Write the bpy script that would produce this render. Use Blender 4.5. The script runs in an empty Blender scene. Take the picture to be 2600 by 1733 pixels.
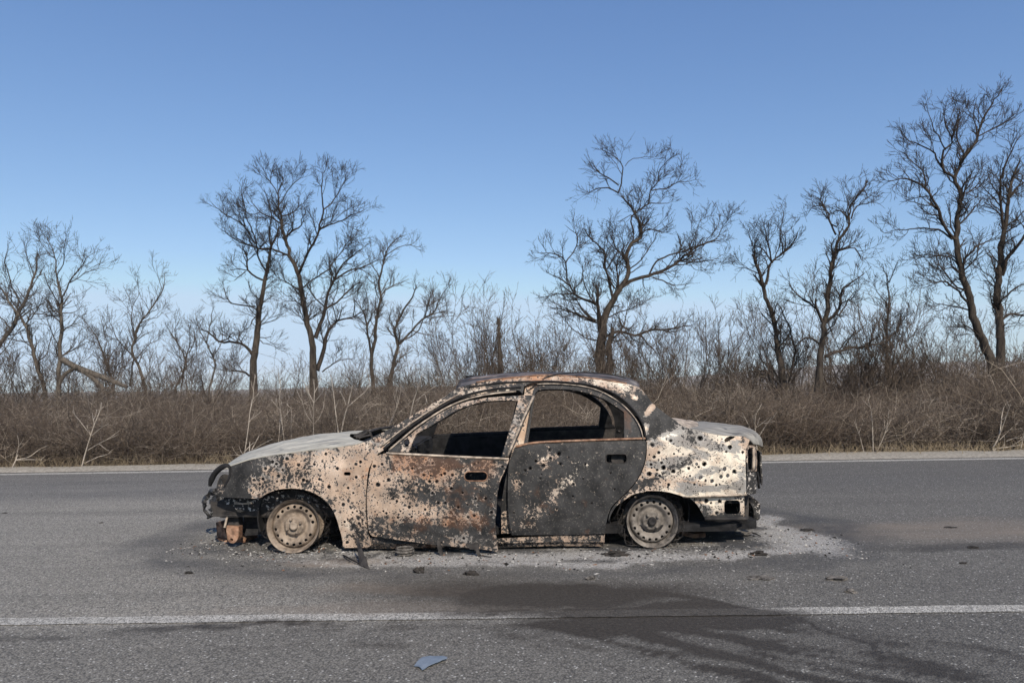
import bpy, math, random
import numpy as np
from mathutils import Vector, noise as mnoise
from mathutils.geometry import delaunay_2d_cdt

R = math.radians
random.seed(7)
rng = np.random.default_rng(7)
scene = bpy.context.scene
COL = scene.collection

# ------------------------------------------------------------------ camera
CAM_Z, F_PX, PITCH, ROLL = 1.155, 1880.0, math.atan(111.5 / 1880.0), R(0.83)
CX, CY = 1300.0, 866.5
cam_data = bpy.data.cameras.new("camera")
cam_data.sensor_width = 36.0
cam_data.lens = F_PX / 2600.0 * 36.0
cam_data.clip_start, cam_data.clip_end = 0.05, 9000.0
cam_data.dof.use_dof = True
cam_data.dof.focus_distance = 5.5
cam_data.dof.aperture_fstop = 4.5
cam = bpy.data.objects.new("camera", cam_data)
COL.objects.link(cam)
fwd = np.array([0, math.cos(PITCH), math.sin(PITCH)])
up0 = np.array([0, -math.sin(PITCH), math.cos(PITCH)])
rt0 = np.array([1.0, 0, 0])
rgt = math.cos(ROLL) * rt0 - math.sin(ROLL) * up0
upv = math.cos(ROLL) * up0 + math.sin(ROLL) * rt0
from mathutils import Matrix
M = Matrix(((rgt[0], upv[0], -fwd[0], 0), (rgt[1], upv[1], -fwd[1], 0), (rgt[2], upv[2], -fwd[2], CAM_Z), (0, 0, 0, 1)))
cam.matrix_world = M
scene.camera = cam

# ------------------------------------------------------------------ light
SUN_EL, SUN_AZ = R(40), R(17)          # azimuth measured to the right of straight behind the camera
world = bpy.data.worlds.new("World")
scene.world = world
world.use_nodes = True
wn = world.node_tree
for n in list(wn.nodes):
    wn.nodes.remove(n)
wo = wn.nodes.new("ShaderNodeOutputWorld")
bg = wn.nodes.new("ShaderNodeBackground")
sky = wn.nodes.new("ShaderNodeTexSky")
sky.sky_type = 'NISHITA'
sky.sun_disc = False
sky.sun_elevation = SUN_EL
sky.sun_rotation = math.pi - SUN_AZ
sky.altitude = 50
sky.air_density = 1.0
sky.dust_density = 0.3
sky.ozone_density = 6.0
bg.inputs['Strength'].default_value = 0.10
sep = wn.nodes.new("ShaderNodeSeparateColor"); com = wn.nodes.new("ShaderNodeCombineColor")
wn.links.new(sky.outputs[0], sep.inputs[0])
for ch_, (pw, gn, top_) in enumerate(((1.0, .153, .54), (.89, .163, .725), (.70, .2283, .93))):     # softer, clearer spring sky
    a_ = wn.nodes.new("ShaderNodeMath"); a_.operation = 'POWER'; a_.inputs[1].default_value = pw
    b_ = wn.nodes.new("ShaderNodeMath"); b_.operation = 'MULTIPLY'; b_.inputs[1].default_value = gn / .10
    c_ = wn.nodes.new("ShaderNodeMath"); c_.operation = 'MINIMUM'; c_.inputs[1].default_value = top_ / .10
    wn.links.new(sep.outputs[ch_], a_.inputs[0]); wn.links.new(a_.outputs[0], b_.inputs[0]); wn.links.new(b_.outputs[0], c_.inputs[0]); wn.links.new(c_.outputs[0], com.inputs[ch_])
wn.links.new(com.outputs[0], bg.inputs[0])
wn.links.new(bg.outputs[0], wo.inputs[0])
sun_data = bpy.data.lights.new("sun", 'SUN')
sun_data.energy = 5.0
sun_data.angle = R(0.53)
sun_data.color = (1.0, 0.905, 0.77)
sun = bpy.data.objects.new("sun", sun_data)
COL.objects.link(sun)
sd = Vector((math.sin(SUN_AZ) * math.cos(SUN_EL), -math.cos(SUN_AZ) * math.cos(SUN_EL), math.sin(SUN_EL)))
sun.rotation_euler = (-sd).to_track_quat('-Z', 'Y').to_euler()
sun.location = sd * 30
scene.view_settings.view_transform = 'Standard'
scene.view_settings.look = 'None'
scene.view_settings.exposure = 0.0
scene.view_settings.gamma = 1.0
scene.cycles.max_bounces = 6
scene.cycles.diffuse_bounces = 3
scene.cycles.glossy_bounces = 2
scene.cycles.transparent_max_bounces = 4
scene.cycles.caustics_reflective = False
scene.cycles.caustics_refractive = False

# ------------------------------------------------------------------ survey helpers (photo pixel -> place)
def unproj(u, v, Y):
    """point at depth Y seen at pixel u,v of the 2600 px wide photograph"""
    u = np.asarray(u, float); v = np.asarray(v, float); Y = np.asarray(Y, float)
    d = fwd[None] * F_PX + rgt[None] * (np.ravel(u)[:, None] - CX) - upv[None] * (np.ravel(v)[:, None] - CY)
    t = np.ravel(Y) / d[:, 1]
    return d * t[:, None] + np.array([0, 0, CAM_Z])

def ground(u, v):
    d = fwd * F_PX + rgt * (u - CX) - upv * (v - CY)
    t = -CAM_Z / d[2]
    return d[0] * t, d[1] * t

def crop(ox, oy, k):
    return lambda *pts: [(ox + k * x, oy + k * y) for x, y in pts]

A = crop(440, 900, .3655); B = crop(1200, 900, .3655); C0 = crop(500, 1060, .2551)
C2 = crop(860, 930, .2125); C3 = crop(1230, 930, .2125); C4 = crop(1640, 1040, .2168)
C5 = crop(540, 940, .238); K3 = crop(0, 900, .3655); K4 = crop(1740, 900, .3655)
T1 = crop(0, 450, .4785); T2 = crop(450, 380, .4783); T3 = crop(1150, 350, .4783); T4 = crop(1850, 180, .5738)

# ------------------------------------------------------------------ object helpers
def link_mesh(name, V, Fc, mat, parent=None, smooth=True, mask=None, flat_from=None):
    me = bpy.data.meshes.new(name)
    V = np.asarray(V, np.float32)
    if isinstance(Fc, np.ndarray):
        n, k = Fc.shape
        me.vertices.add(len(V)); me.vertices.foreach_set('co', V.ravel())
        me.loops.add(n * k); me.loops.foreach_set('vertex_index', Fc.astype(np.int32).ravel())
        me.polygons.add(n)
        me.polygons.foreach_set('loop_start', np.arange(0, n * k, k, dtype=np.int32))
        me.polygons.foreach_set('loop_total', np.full(n, k, np.int32))
        me.update(calc_edges=True)
    else:
        me.from_pydata([tuple(map(float, p)) for p in V], [], [tuple(map(int, f)) for f in Fc])
        me.update()
    sm = np.full(len(me.polygons), bool(smooth))
    if flat_from is not None:
        sm[flat_from:] = False
    me.polygons.foreach_set('use_smooth', sm)
    if mask is not None:
        ca = me.color_attributes.new('mask', 'FLOAT_COLOR', 'POINT')
        ca.data.foreach_set('color', np.asarray(mask, np.float32).ravel())
    if mat is not None:
        me.materials.append(mat)
    o = bpy.data.objects.new(name, me)
    COL.objects.link(o)
    if parent is not None:
        o.parent = parent
    return o

def tag(o, label=None, cat=None, group=None, kind=None):
    if label: o['label'] = label
    if cat: o['category'] = cat
    if group: o['group'] = group
    if kind: o['kind'] = kind
    return o

def empty(name, loc, label, cat, group=None):
    o = bpy.data.objects.new(name, None)
    o.empty_display_size = 0.2
    COL.objects.link(o)
    o.location = loc
    return tag(o, label, cat, group)

def keep_world(o, root):
    """parts are authored in world space: cancel the root's offset"""
    o.parent = root
    o.matrix_parent_inverse = Matrix.Translation(-Vector(root.location))
    return o

def fix_normals(o):
    import bmesh
    bm = bmesh.new(); bm.from_mesh(o.data)
    bmesh.ops.recalc_face_normals(bm, faces=bm.faces[:])
    bm.to_mesh(o.data); bm.free()

class Tubes:
    """many tapered tubes collected by point count, built in one numpy pass"""
    def __init__(self): self.b = {}
    def add(self, pts, rad):
        self.b.setdefault(len(pts), []).append((pts, rad))
    def arrays(self, sides=3, cap=False):
        Vs, Fs, off = [], [], 0
        for k, lst in self.b.items():
            P = np.array([p for p, _ in lst], float); Rr = np.array([r for _, r in lst], float)
            n = len(P)
            T = np.empty_like(P)
            T[:, 1:-1] = P[:, 2:] - P[:, :-2]; T[:, 0] = P[:, 1] - P[:, 0]; T[:, -1] = P[:, -1] - P[:, -2]
            T /= np.linalg.norm(T, axis=2, keepdims=True) + 1e-9
            mean = P[:, -1] - P[:, 0]
            mean /= np.linalg.norm(mean, axis=1, keepdims=True) + 1e-9
            ref = np.where(np.abs(mean[:, 1:2]) < .8, np.array([[0, 1.0, 0]]), np.array([[1.0, 0, 0]]))[:, None, :]
            N1 = np.cross(T, np.broadcast_to(ref, T.shape)); N1 /= np.linalg.norm(N1, axis=2, keepdims=True) + 1e-9
            N2 = np.cross(T, N1)
            a = np.arange(sides) * 2 * np.pi / sides
            ring = P[:, :, None, :] + Rr[:, :, None, None] * (np.cos(a)[None, None, :, None] * N1[:, :, None, :] + np.sin(a)[None, None, :, None] * N2[:, :, None, :])
            Vs.append(ring.reshape(-1, 3))
            base = off + (np.arange(n) * k * sides)[:, None, None] + (np.arange(k - 1) * sides)[None, :, None]
            j = np.arange(sides)[None, None, :]; j2 = (j + 1) % sides
            q = np.stack([base + j, base + j2, base + sides + j2, base + sides + j], -1)
            Fs.append(q.reshape(-1, 4))
            if cap and sides == 4:
                s0 = off + (np.arange(n) * k * sides)
                Fs.append(np.stack([s0 + 3, s0 + 2, s0 + 1, s0], -1))
                e0 = s0 + (k - 1) * sides
                Fs.append(np.stack([e0, e0 + 1, e0 + 2, e0 + 3], -1))
            off += n * k * sides
        return np.concatenate(Vs), np.concatenate(Fs)
    def build(self, name, mat, parent=None, sides=3, mask=None, cap=False):
        V, Fc = self.arrays(sides, cap)
        return link_mesh(name, V, Fc, mat, parent, True, mask)

def catmull(pts, step):
    P = np.array(pts, float)
    if len(P) < 3:
        L = np.linalg.norm(P[1] - P[0]); n = max(1, int(L / step))
        return P[0] + (P[1] - P[0]) * np.linspace(0, 1, n + 1)[:, None]
    Q = np.vstack([2 * P[0] - P[1], P, 2 * P[-1] - P[-2]])
    out = []
    for i in range(1, len(Q) - 2):
        n = max(1, int(round(np.linalg.norm(Q[i + 1] - Q[i]) / step)))
        t = np.linspace(0, 1, n, endpoint=False)[:, None]
        a, b, c, d = Q[i - 1], Q[i], Q[i + 1], Q[i + 2]
        out.append(.5 * (2 * b + (c - a) * t + (2 * a - 5 * b + 4 * c - d) * t**2 + (3 * b - a - 3 * c + d) * t**3))
    out.append(P[-1:])
    return np.vstack(out)

def outline(segs, step=6.0):
    """segments smoothed each by itself, corners where they meet"""
    pts = []
    for s in segs:
        c = catmull(s, step)
        pts.append(c)
    P = np.vstack(pts)
    keep = [0]
    for i in range(1, len(P)):
        if np.linalg.norm(P[i] - P[keep[-1]]) > step * .35:
            keep.append(i)
    P = P[keep]
    if np.linalg.norm(P[0] - P[-1]) < step * .35:
        P = P[:-1]
    return P

def inpoly(Q, P):
    x, y = Q[:, 0], Q[:, 1]
    res = np.zeros(len(Q), bool)
    x0, y0 = P[:, 0], P[:, 1]; x1, y1 = np.roll(x0, -1), np.roll(y0, -1)
    for a, b, c, d in zip(x0, y0, x1, y1):
        if b == d: continue
        m = ((b > y) != (d > y)) & (x < (c - a) * (y - b) / (d - b) + a)
        res ^= m
    return res

def segdist(Q, P):
    best = np.full(len(Q), 1e9)
    for a, b in zip(P, np.roll(P, -1, 0)):
        ab = b - a; L = (ab**2).sum() + 1e-9
        t = np.clip(((Q - a) @ ab) / L, 0, 1)
        best = np.minimum(best, np.linalg.norm(Q - (a + t[:, None] * ab), axis=1))
    return best

def triangulate(outer, holes, step, extra=None):
    lo, hi = outer.min(0), outer.max(0)
    xs = np.arange(lo[0], hi[0], step); ys = np.arange(lo[1], hi[1], step * .87)
    G = np.array([(x + (step / 2 if j % 2 else 0), y) for j, y in enumerate(ys) for x in xs]) + 0
    G += rng.uniform(-.18, .18, G.shape) * step
    G = G[inpoly(G, outer)]
    if len(G):
        G = G[segdist(G, outer) > step * .45]
    for h in holes:
        if len(G):
            c = h.mean(0); rr = np.linalg.norm(h - c, axis=1).max() + step
            near = np.linalg.norm(G - c, axis=1) < rr
            bad = np.zeros(len(G), bool)
            if near.any():
                q = G[near]
                bad[near] = inpoly(q, h) | (segdist(q, h) < step * .3)
            G = G[~bad]
    if extra is not None and len(extra):
        e = extra[inpoly(extra, outer)]
        if len(e):
            e = e[segdist(e, outer) > 1.0 * step / 6]
        for h in holes:
            if len(e): e = e[~inpoly(e, h)]
        G = np.vstack([G, e]) if len(e) else G
    pts = [outer] + list(holes)
    edges, off = [], 0
    for p in pts:
        n = len(p)
        edges += [(off + i, off + (i + 1) % n) for i in range(n)]
        off += n
    allp = np.vstack(pts + [G]) if len(G) else np.vstack(pts)
    v2, e2, f2, ov, oe, of = delaunay_2d_cdt([Vector((float(a), float(b))) for a, b in allp], edges, [], 0, 1e-4)
    V = np.array([(p.x, p.y) for p in v2])
    Fc = np.array([tuple(f) for f in f2 if len(f) == 3])
    cen = V[Fc].mean(1)
    ok = inpoly(cen, outer)
    for h in holes:
        c = h.mean(0); rr = np.linalg.norm(h - c, axis=1).max()
        near = ok & (np.linalg.norm(cen - c, axis=1) < rr)
        if near.any():
            idx = np.where(near)[0]
            ok[idx[inpoly(cen[idx], h)]] = False
    Fc = Fc[ok]
    a, b, c = V[Fc[:, 0]], V[Fc[:, 1]], V[Fc[:, 2]]
    ar = (b[:, 0] - a[:, 0]) * (c[:, 1] - a[:, 1]) - (b[:, 1] - a[:, 1]) * (c[:, 0] - a[:, 0])
    flip = ar < 0
    Fc[flip] = Fc[flip][:, ::-1]
    return V, Fc

def thicken(name, P, Fc, thick, mat, parent, mask=None, straight=None, inner=None):
    """turn a triangle sheet into a thin solid: front, back and rim"""
    P = np.asarray(P, float)
    n = np.zeros_like(P)
    fn = np.cross(P[Fc[:, 1]] - P[Fc[:, 0]], P[Fc[:, 2]] - P[Fc[:, 0]])
    for i in range(3):
        np.add.at(n, Fc[:, i], fn)
    n /= np.linalg.norm(n, axis=1, keepdims=True) + 1e-12
    back = P - n * thick if straight is None else P + np.asarray(straight)
    N = len(P)
    e = np.vstack([Fc[:, [0, 1]], Fc[:, [1, 2]], Fc[:, [2, 0]]])
    key = np.minimum(e[:, 0], e[:, 1]) * N + np.maximum(e[:, 0], e[:, 1])
    _, inv, cnt = np.unique(key, return_inverse=True, return_counts=True)
    be = e[cnt[inv] == 1]
    V = np.vstack([P, back, P[be[:, 0]], P[be[:, 1]], back[be[:, 0]], back[be[:, 1]]])
    m = len(be); o = 2 * N; i = np.arange(m)
    r1 = np.stack([o + m + i, o + i, o + 2 * m + i], -1)
    r2 = np.stack([o + m + i, o + 2 * m + i, o + 3 * m + i], -1)
    F_all = np.vstack([Fc, Fc[:, ::-1] + N, r1, r2])
    mk = None
 
    if mask is not None:
        bm = mask.copy(); 
        mk = np.vstack([mask, bm, mask[be[:, 0]], mask[be[:, 1]], mask[be[:, 0]], mask[be[:, 1]]])
    o = link_mesh(name, V, F_all, mat, parent, True, mk, flat_from=2 * len(Fc))
    if inner is not None:
        o.data.materials.append(inner)
        mi = np.zeros(len(F_all), np.int32); mi[len(Fc):2 * len(Fc)] = 1
        o.data.polygons.foreach_set('material_index', mi)
    return o

def fbm(P, scale, octv=3, seed=0.0):
    out = np.empty(len(P))
    for i, p in enumerate(P):
        out[i] = mnoise.fractal(Vector((p[0] * scale + seed, p[1] * scale, (p[2] if len(p) > 2 else 0) * scale)), 1.0, 2.0, octv)
    return out

# ------------------------------------------------------------------ material helpers
class NT:
    def __init__(self, name):
        self.m = bpy.data.materials.new(name); self.m.use_nodes = True
        self.t = self.m.node_tree
        for n in list(self.t.nodes): self.t.nodes.remove(n)
        self.out = self.t.nodes.new('ShaderNodeOutputMaterial')
        self.p = self.t.nodes.new('ShaderNodeBsdfPrincipled')
        self.t.links.new(self.p.outputs[0], self.out.inputs[0])
        self.co = self.t.nodes.new('ShaderNodeTexCoord').outputs['Object']
    def n(self, typ): return self.t.nodes.new(typ)
    def l(self, a, b): self.t.links.new(a, b)
    def put(self, sock, val):
        if hasattr(val, 'links') or isinstance(val, bpy.types.NodeSocket): self.l(val, sock)
        else:
            if isinstance(val, tuple) and len(val) == 3 and sock.type == 'RGBA': val = val + (1,)
            sock.default_value = val
    def vec(self, scale=(1, 1, 1), co=None):
        n = self.n('ShaderNodeMapping'); n.inputs['Scale'].default_value = scale
        self.l(co or self.co, n.inputs[0]); return n.outputs[0]
    def noise(self, scale, detail=4, rough=.55, co=None, dist=0.0):
        n = self.n('ShaderNodeTexNoise'); n.inputs['Scale'].default_value = scale
        n.inputs['Detail'].default_value = detail; n.inputs['Roughness'].default_value = rough
        n.inputs['Distortion'].default_value = dist
        self.l(co or self.co, n.inputs['Vector']); return n.outputs['Fac']
    def noisec(self, scale, detail=2, co=None):
        n = self.n('ShaderNodeTexNoise'); n.inputs['Scale'].default_value = scale
        n.inputs['Detail'].default_value = detail
        self.l(co or self.co, n.inputs['Vector']); return n.outputs['Color']
    def voro(self, scale, co=None, rand=1.0, feature='F1'):
        n = self.n('ShaderNodeTexVoronoi'); n.feature = feature; n.inputs['Scale'].default_value = scale
        n.inputs['Randomness'].default_value = rand
        self.l(co or self.co, n.inputs['Vector']); return n
    def math(self, op, a, b=0.0, c=None, clamp=False):
        n = self.n('ShaderNodeMath'); n.operation = op; n.use_clamp = clamp
        self.put(n.inputs[0], a); self.put(n.inputs[1], b)
        if c is not None: self.put(n.inputs[2], c)
        return n.outputs[0]
    def mix(self, fac, a, b, blend='MIX'):
        n = self.n('ShaderNodeMix'); n.data_type = 'RGBA'; n.blend_type = blend
        self.put(n.inputs['Factor'], fac); self.put(n.inputs['A'] if False else n.inputs[6], a); self.put(n.inputs[7], b)
        return n.outputs[2]
    def ramp(self, x, lo, hi, a=0.0, b=1.0, smooth=False):
        n = self.n('ShaderNodeMapRange'); n.interpolation_type = 'SMOOTHSTEP' if smooth else 'LINEAR'
        self.put(n.inputs[0], x)
        for i, v in zip((1, 2, 3, 4), (lo, hi, a, b)): self.put(n.inputs[i], v)
        return n.outputs[0]
    def attr(self, name='mask'):
        n = self.n('ShaderNodeAttribute'); n.attribute_name = name
        s = self.n('ShaderNodeSeparateColor'); self.l(n.outputs['Color'], s.inputs[0])
        return s.outputs[0], s.outputs[1], s.outputs[2], n.outputs['Alpha']
    def rotv(self, deg, scale, co=None):
        n = self.n('ShaderNodeMapping'); n.inputs['Rotation'].default_value = (0, R(deg), 0); self.l(co or self.co, n.inputs[0]); return self.vec(scale, n.outputs[0])
    def xz(self, co, kx=1.0, kz=1.0):
        a = self.n('ShaderNodeSeparateXYZ'); self.l(co, a.inputs[0]); b = self.n('ShaderNodeCombineXYZ')
        self.l(a.outputs[0], b.inputs[0]); self.l(a.outputs[2], b.inputs[1]); return b.outputs[0]
    def voro2(self, scale, co):
        n = self.voro(scale, co); n.voronoi_dimensions = '2D'; return n
    def vadd(self, a, b, k):
        n = self.n('ShaderNodeVectorMath'); n.operation = 'MULTIPLY_ADD'
        self.l(b, n.inputs[0]); n.inputs[1].default_value = (k, k, k); self.l(a, n.inputs[2]); return n.outputs[0]
    def bump(self, h, strength=.3, dist=.01):
        n = self.n('ShaderNodeBump'); n.inputs['Strength'].default_value = strength; n.inputs['Distance'].default_value = dist
        self.put(n.inputs['Height'], h); self.l(n.outputs[0], self.p.inputs['Normal'])
    def done(self, color, rough=.8, metal=0.0, spec=.3):
        self.put(self.p.inputs['Base Color'], color); self.put(self.p.inputs['Roughness'], rough)
        self.put(self.p.inputs['Metallic'], metal); self.put(self.p.inputs['Specular IOR Level'], spec)
        return self.m

def simple(name, c1, c2, scale=8, rough=.85, bump=.2, detail=5, metal=0.0, spec=.25):
    t = NT(name)
    f = t.ramp(t.noise(scale, detail, .6), .35, .68)
    t.bump(t.noise(scale * 4, 4), bump, .01)
    return t.done(t.mix(f, c1, c2), rough, metal, spec)

def paint_mat():
    """burnt flaking car paint: mask = char, rust, pale, grey"""
    t = NT('burnt_paint')
    ch, ru, pa, gr = t.attr()
    wob = t.vadd(t.co, t.noisec(26, 4), .030)
    n1 = t.noise(9.5, 10, .66, wob); n2 = t.noise(44, 8, .66, wob)
    nn = t.math('ADD', t.math('MULTIPLY', n1, .46), t.math('MULTIPLY', n2, .54))
    nn = t.math('ADD', t.math('MULTIPLY', nn, .86), t.math('MULTIPLY', t.noise(130, 4, .7), .14)); nn = t.ramp(nn, .345, .655)
    dark_n = t.math('SUBTRACT', ch, nn)                       # >0 is char
    # round blisters of several sizes
    dens = t.ramp(t.noise(4.6, 6, .65), .38, .62, .10, 1.6)
    bl = []
    for sc, k, gate in ((24, .23, .85), (46, .30, 1.2), (92, .34, 1.5)):
        v = t.voro2(sc, t.xz(t.vadd(t.co, t.noisec(48, 4), .016)))
        sp = t.n('ShaderNodeSeparateColor'); t.l(v.outputs['Color'], sp.inputs[0])
        p_ = t.math('MULTIPLY', t.math('MULTIPLY', ch, gate), dens)
        rad = t.math('ADD', t.math('MULTIPLY', t.math('POWER', sp.outputs[0], 1.6), k), .055)
        rad = t.math('MULTIPLY', rad, t.math('LESS_THAN', sp.outputs[2], p_))
        rad = t.math('SUBTRACT', rad, .012)
        bl.append((t.math('SUBTRACT', rad, v.outputs['Distance']), sp.outputs[1]))
    b = t.math('MAXIMUM', bl[0][0], t.math('MAXIMUM', bl[1][0], bl[2][0]))
    flake = t.ramp(dark_n, -.03, .05)
    spot = t.ramp(b, -.005, .05)
    low = t.ramp(ch, .02, .10)
    dark = t.math('MULTIPLY', t.math('MAXIMUM', flake, spot), low)
    # pale ash rim round flakes and blisters
    rim = t.math('MULTIPLY', t.math('MAXIMUM', t.ramp(t.math('ABSOLUTE', t.math('ADD', dark_n, .03)), .0, .05, 1, 0),
                 t.ramp(t.math('ABSOLUTE', t.math('ADD', b, .06)), .0, .07, 1, 0)), t.ramp(t.noise(14, 3), .40, .62))
    tone = t.noise(5.5, 6, .6)
    base = t.mix(t.ramp(tone, .36, .66), (.43, .30, .212), (.62, .48, .372))
    base = t.mix(t.ramp(t.math('ADD', pa, t.math('MULTIPLY', t.math('SUBTRACT', t.noise(11, 5, .6), .5), 1.3)), .42, .72), base, (.80, .71, .58))
    gm = t.ramp(t.math('SUBTRACT', gr, t.ramp(t.noise(9, 9, .70, t.rotv(-20, (.75, 1, 2.6), wob)), .3, .7)), -.03, .06)
    base = t.mix(t.math('MULTIPLY', gm, .9), base, t.mix(t.noise(40, 4), (.19, .188, .182), (.34, .335, .32)))
    rm = t.ramp(t.math('SUBTRACT', ru, t.ramp(t.noise(9, 6, .62), .3, .7)), -.10, .25)
    base = t.mix(t.math('MULTIPLY', rm, .85), base, t.mix(t.noise(35, 4), (.26, .10, .04), (.50, .24, .11)))
    base = t.mix(t.math('MULTIPLY', rim, .55), base, (.80, .73, .66))
    base = t.mix(t.ramp(t.noise(160, 2), .55, .8, 0, .35), base, (.30, .22, .17))
    film = t.ramp(t.math('SUBTRACT', t.math('ADD', ch, .22), t.ramp(t.noise(6.5, 8, .68, t.vec((1, 1, .8), wob)), .3, .7)), -.22, .38, 0, .50)
    base = t.mix(film, base, t.mix(t.noise(25, 4), (.095, .080, .068), (.19, .155, .13)))
    blk = t.mix(t.ramp(t.noise(10, 5), .35, .65), (.013, .013, .0135), (.046, .045, .045))
    blk = t.mix(t.ramp(t.noise(75, 6, .7), .56, .66, 0, .75), blk, (.15, .135, .12))
    blk = t.mix(t.math('MULTIPLY', rm, .45), blk, (.13, .06, .03))
    col = t.mix(dark, base, blk)
    h = t.math('ADD', t.math('MULTIPLY', dark, -.35), t.math('ADD', t.math('MULTIPLY', t.noise(6, 3), 1.0), t.math('MULTIPLY', n2, .3)))
    t.bump(h, .45, .006)
    return t.done(col, t.mix(dark, (.62,) * 3, (.72,) * 3), 0.0, .3)

MAT = {}
MAT['paint'] = paint_mat()
MAT['black'] = simple('charred_black', (.008, .008, .009), (.028, .027, .028), 14, .9, .4)
MAT['soot'] = simple('sooty_steel', (.018, .017, .018), (.07, .062, .056), 12, .8, .4)
MAT['speck'] = None
def speck_mat():
    t = NT('speckled_char')
    f = t.ramp(t.noise(45, 5, .6), .56, .62)
    c = t.mix(t.noise(12, 4), (.012, .012, .013), (.05, .048, .046))
    t.bump(t.noise(40, 4), .5, .01)
    return t.done(t.mix(f, c, (.55, .5, .45)), .8)
MAT['speck'] = speck_mat()
def ashsteel(name, light, mid, dk, sc=16):
    t = NT(name)
    f = t.ramp(t.noise(sc, 7, .65), .30, .58); g = t.ramp(t.noise(sc * .6, 6, .6), .36, .62)
    c = t.mix(f, dk, t.mix(g, mid, light))
    t.bump(t.noise(50, 4), .3, .006)
    return t.done(c, .78)
MAT['frame'] = ashsteel('scorched_frame', (.60, .50, .40), (.30, .24, .19), (.03, .028, .027), 22)
MAT['rust'] = ashsteel('rusty_bracket', (.40, .25, .17), (.24, .115, .065), (.035, .025, .02), 26)
MAT['rim'] = ashsteel('dusty_rim', (.35, .285, .225), (.23, .178, .135), (.055, .042, .033), 15)
MAT['rim_grey'] = ashsteel('grey_burnt_rim', (.27, .24, .21), (.165, .145, .128), (.042, .037, .033), 15)
def hood_mat():
    t = NT('bare_hood_metal')
    s = t.vec((.8, 2.2, 2.2))
    a = t.noise(3.0, 6, .6, s, 1.5); b = t.noise(9, 5, .6, t.vec((.45, 2.5, 2.5)), .8)
    c = t.mix(t.ramp(a, .35, .65), (.25, .235, .20), (.52, .488, .405))
    c = t.mix(t.ramp(b, .55, .72, 0, .85), c, (.64, .59, .49))
    c = t.mix(t.ramp(t.noise(6, 5, .6, s, 1.2), .56, .68, 0, .8), c, (.13, .13, .13))
    t.bump(t.noise(5, 3, .5, s), .25, .01)
    return t.done(c, .62, 0, .3)
MAT['hood'] = hood_mat()
def roof_mat():
    t = NT('scorched_roof')
    z = t.n('ShaderNodeSeparateXYZ'); t.l(t.co, z.inputs[0])
    s = t.vec((1, 3, 3))
    c = t.mix(t.ramp(t.noise(6, 6, .6, s), .44, .66), (.028, .026, .025), (.16, .145, .14))
    c = t.mix(t.ramp(t.noise(5, 6, .65, t.vec((1.2, 4, 4))), .60, .66), c, (.50, .45, .40))
    c = t.mix(t.ramp(t.noise(4, 5, .6, t.vec((1, 5, 5))), .55, .66, 0, .6), c, (.22, .11, .065))
    t.bump(t.noise(30, 4), .3, .01)
    return t.done(c, .7)
MAT['roof'] = roof_mat()
def trunk_mat():
    t = NT('ashen_lid')
    s = t.vec((.7, 3, 3))
    c = t.mix(t.ramp(t.noise(5, 6, .62, s), .35, .65), (.14, .13, .115), (.35, .33, .29))
    c = t.mix(t.ramp(t.noise(9, 6, .6), .58, .66, 0, .8), c, (.06, .058, .058))
    t.bump(t.noise(20, 4), .3, .01)
    return t.done(c, .7)
MAT['lid'] = trunk_mat()

def bark(name, c1, c2, sc=6):
    t = NT(name)
    f = t.ramp(t.noise(sc, 6, .6, t.vec((2.5, 2.5, .6))), .35, .65)
    t.bump(t.noise(18, 4, .6, t.vec((2, 2, .4))), .8, .03)
    return t.done(t.mix(f, c1, c2), .95, 0, .1)
MAT['bark'] = bark('grey_brown_bark', (.026, .021, .018), (.085, .070, .056))
MAT['twig'] = bark('dark_twig', (.026, .021, .018), (.072, .057, .046), 3)
MAT['bark_hazed'] = bark('haze_lightened_bark', (.055, .047, .040), (.15, .128, .105))  # bark colour lightened to imitate haze on the far left trees
MAT['twig_hazed'] = bark('haze_lightened_twig', (.050, .042, .036), (.125, .105, .088), 3)  # twig colour paled the same way, haze put into the base tone
MAT['shrub'] = bark('shrub_twig', (.065, .050, .040), (.16, .125, .097), 2)
MAT['pale'] = bark('pale_sapling_bark', (.24, .205, .17), (.50, .44, .37), 4)

# ================================================================== SETTING
def np_noise(X, Y, scale, seed=0, octv=4, sx=1.0, sy=1.0):
    """cheap value-noise fbm on numpy arrays, 0..1"""
    tot = np.zeros_like(X); amp, s, norm = 1.0, scale, 0
    for o in range(octv):
        x = X * s * sx + 17.3 * o + seed; y = Y * s * sy - 9.1 * o + seed * 1.7
        xi, yi = np.floor(x).astype(np.int64), np.floor(y).astype(np.int64)
        fx, fy = x - xi, y - yi
        fx = fx * fx * (3 - 2 * fx); fy = fy * fy * (3 - 2 * fy)
        def h(a, b):
            k = (a * 374761393 + b * 668265263 + o * 974711 + int(seed * 1000) * 31) & 0xFFFFFFFF
            k = ((k ^ (k >> 13)) * 1274126177) & 0xFFFFFFFF
            return ((k ^ (k >> 16)) & 0xFFFF) / 65535.0
        v = (h(xi, yi) * (1 - fx) + h(xi + 1, yi) * fx) * (1 - fy) + (h(xi, yi + 1) * (1 - fx) + h(xi + 1, yi + 1) * fx) * fy
        tot += v * amp; norm += amp; amp *= .55; s *= 2.1
    return tot / norm

def ell(X, Y, cx, cy, rx, ry, rot=0.0, edge=.35, power=2.0):
    c, s = math.cos(rot), math.sin(rot)
    dx, dy = X - cx, Y - cy
    a = np.abs((dx * c + dy * s) / rx)**power + np.abs((-dx * s + dy * c) / ry)**power
    d = a**(1 / power)
    return np.clip((1 + edge - d) / (2 * edge), 0, 1)

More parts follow.
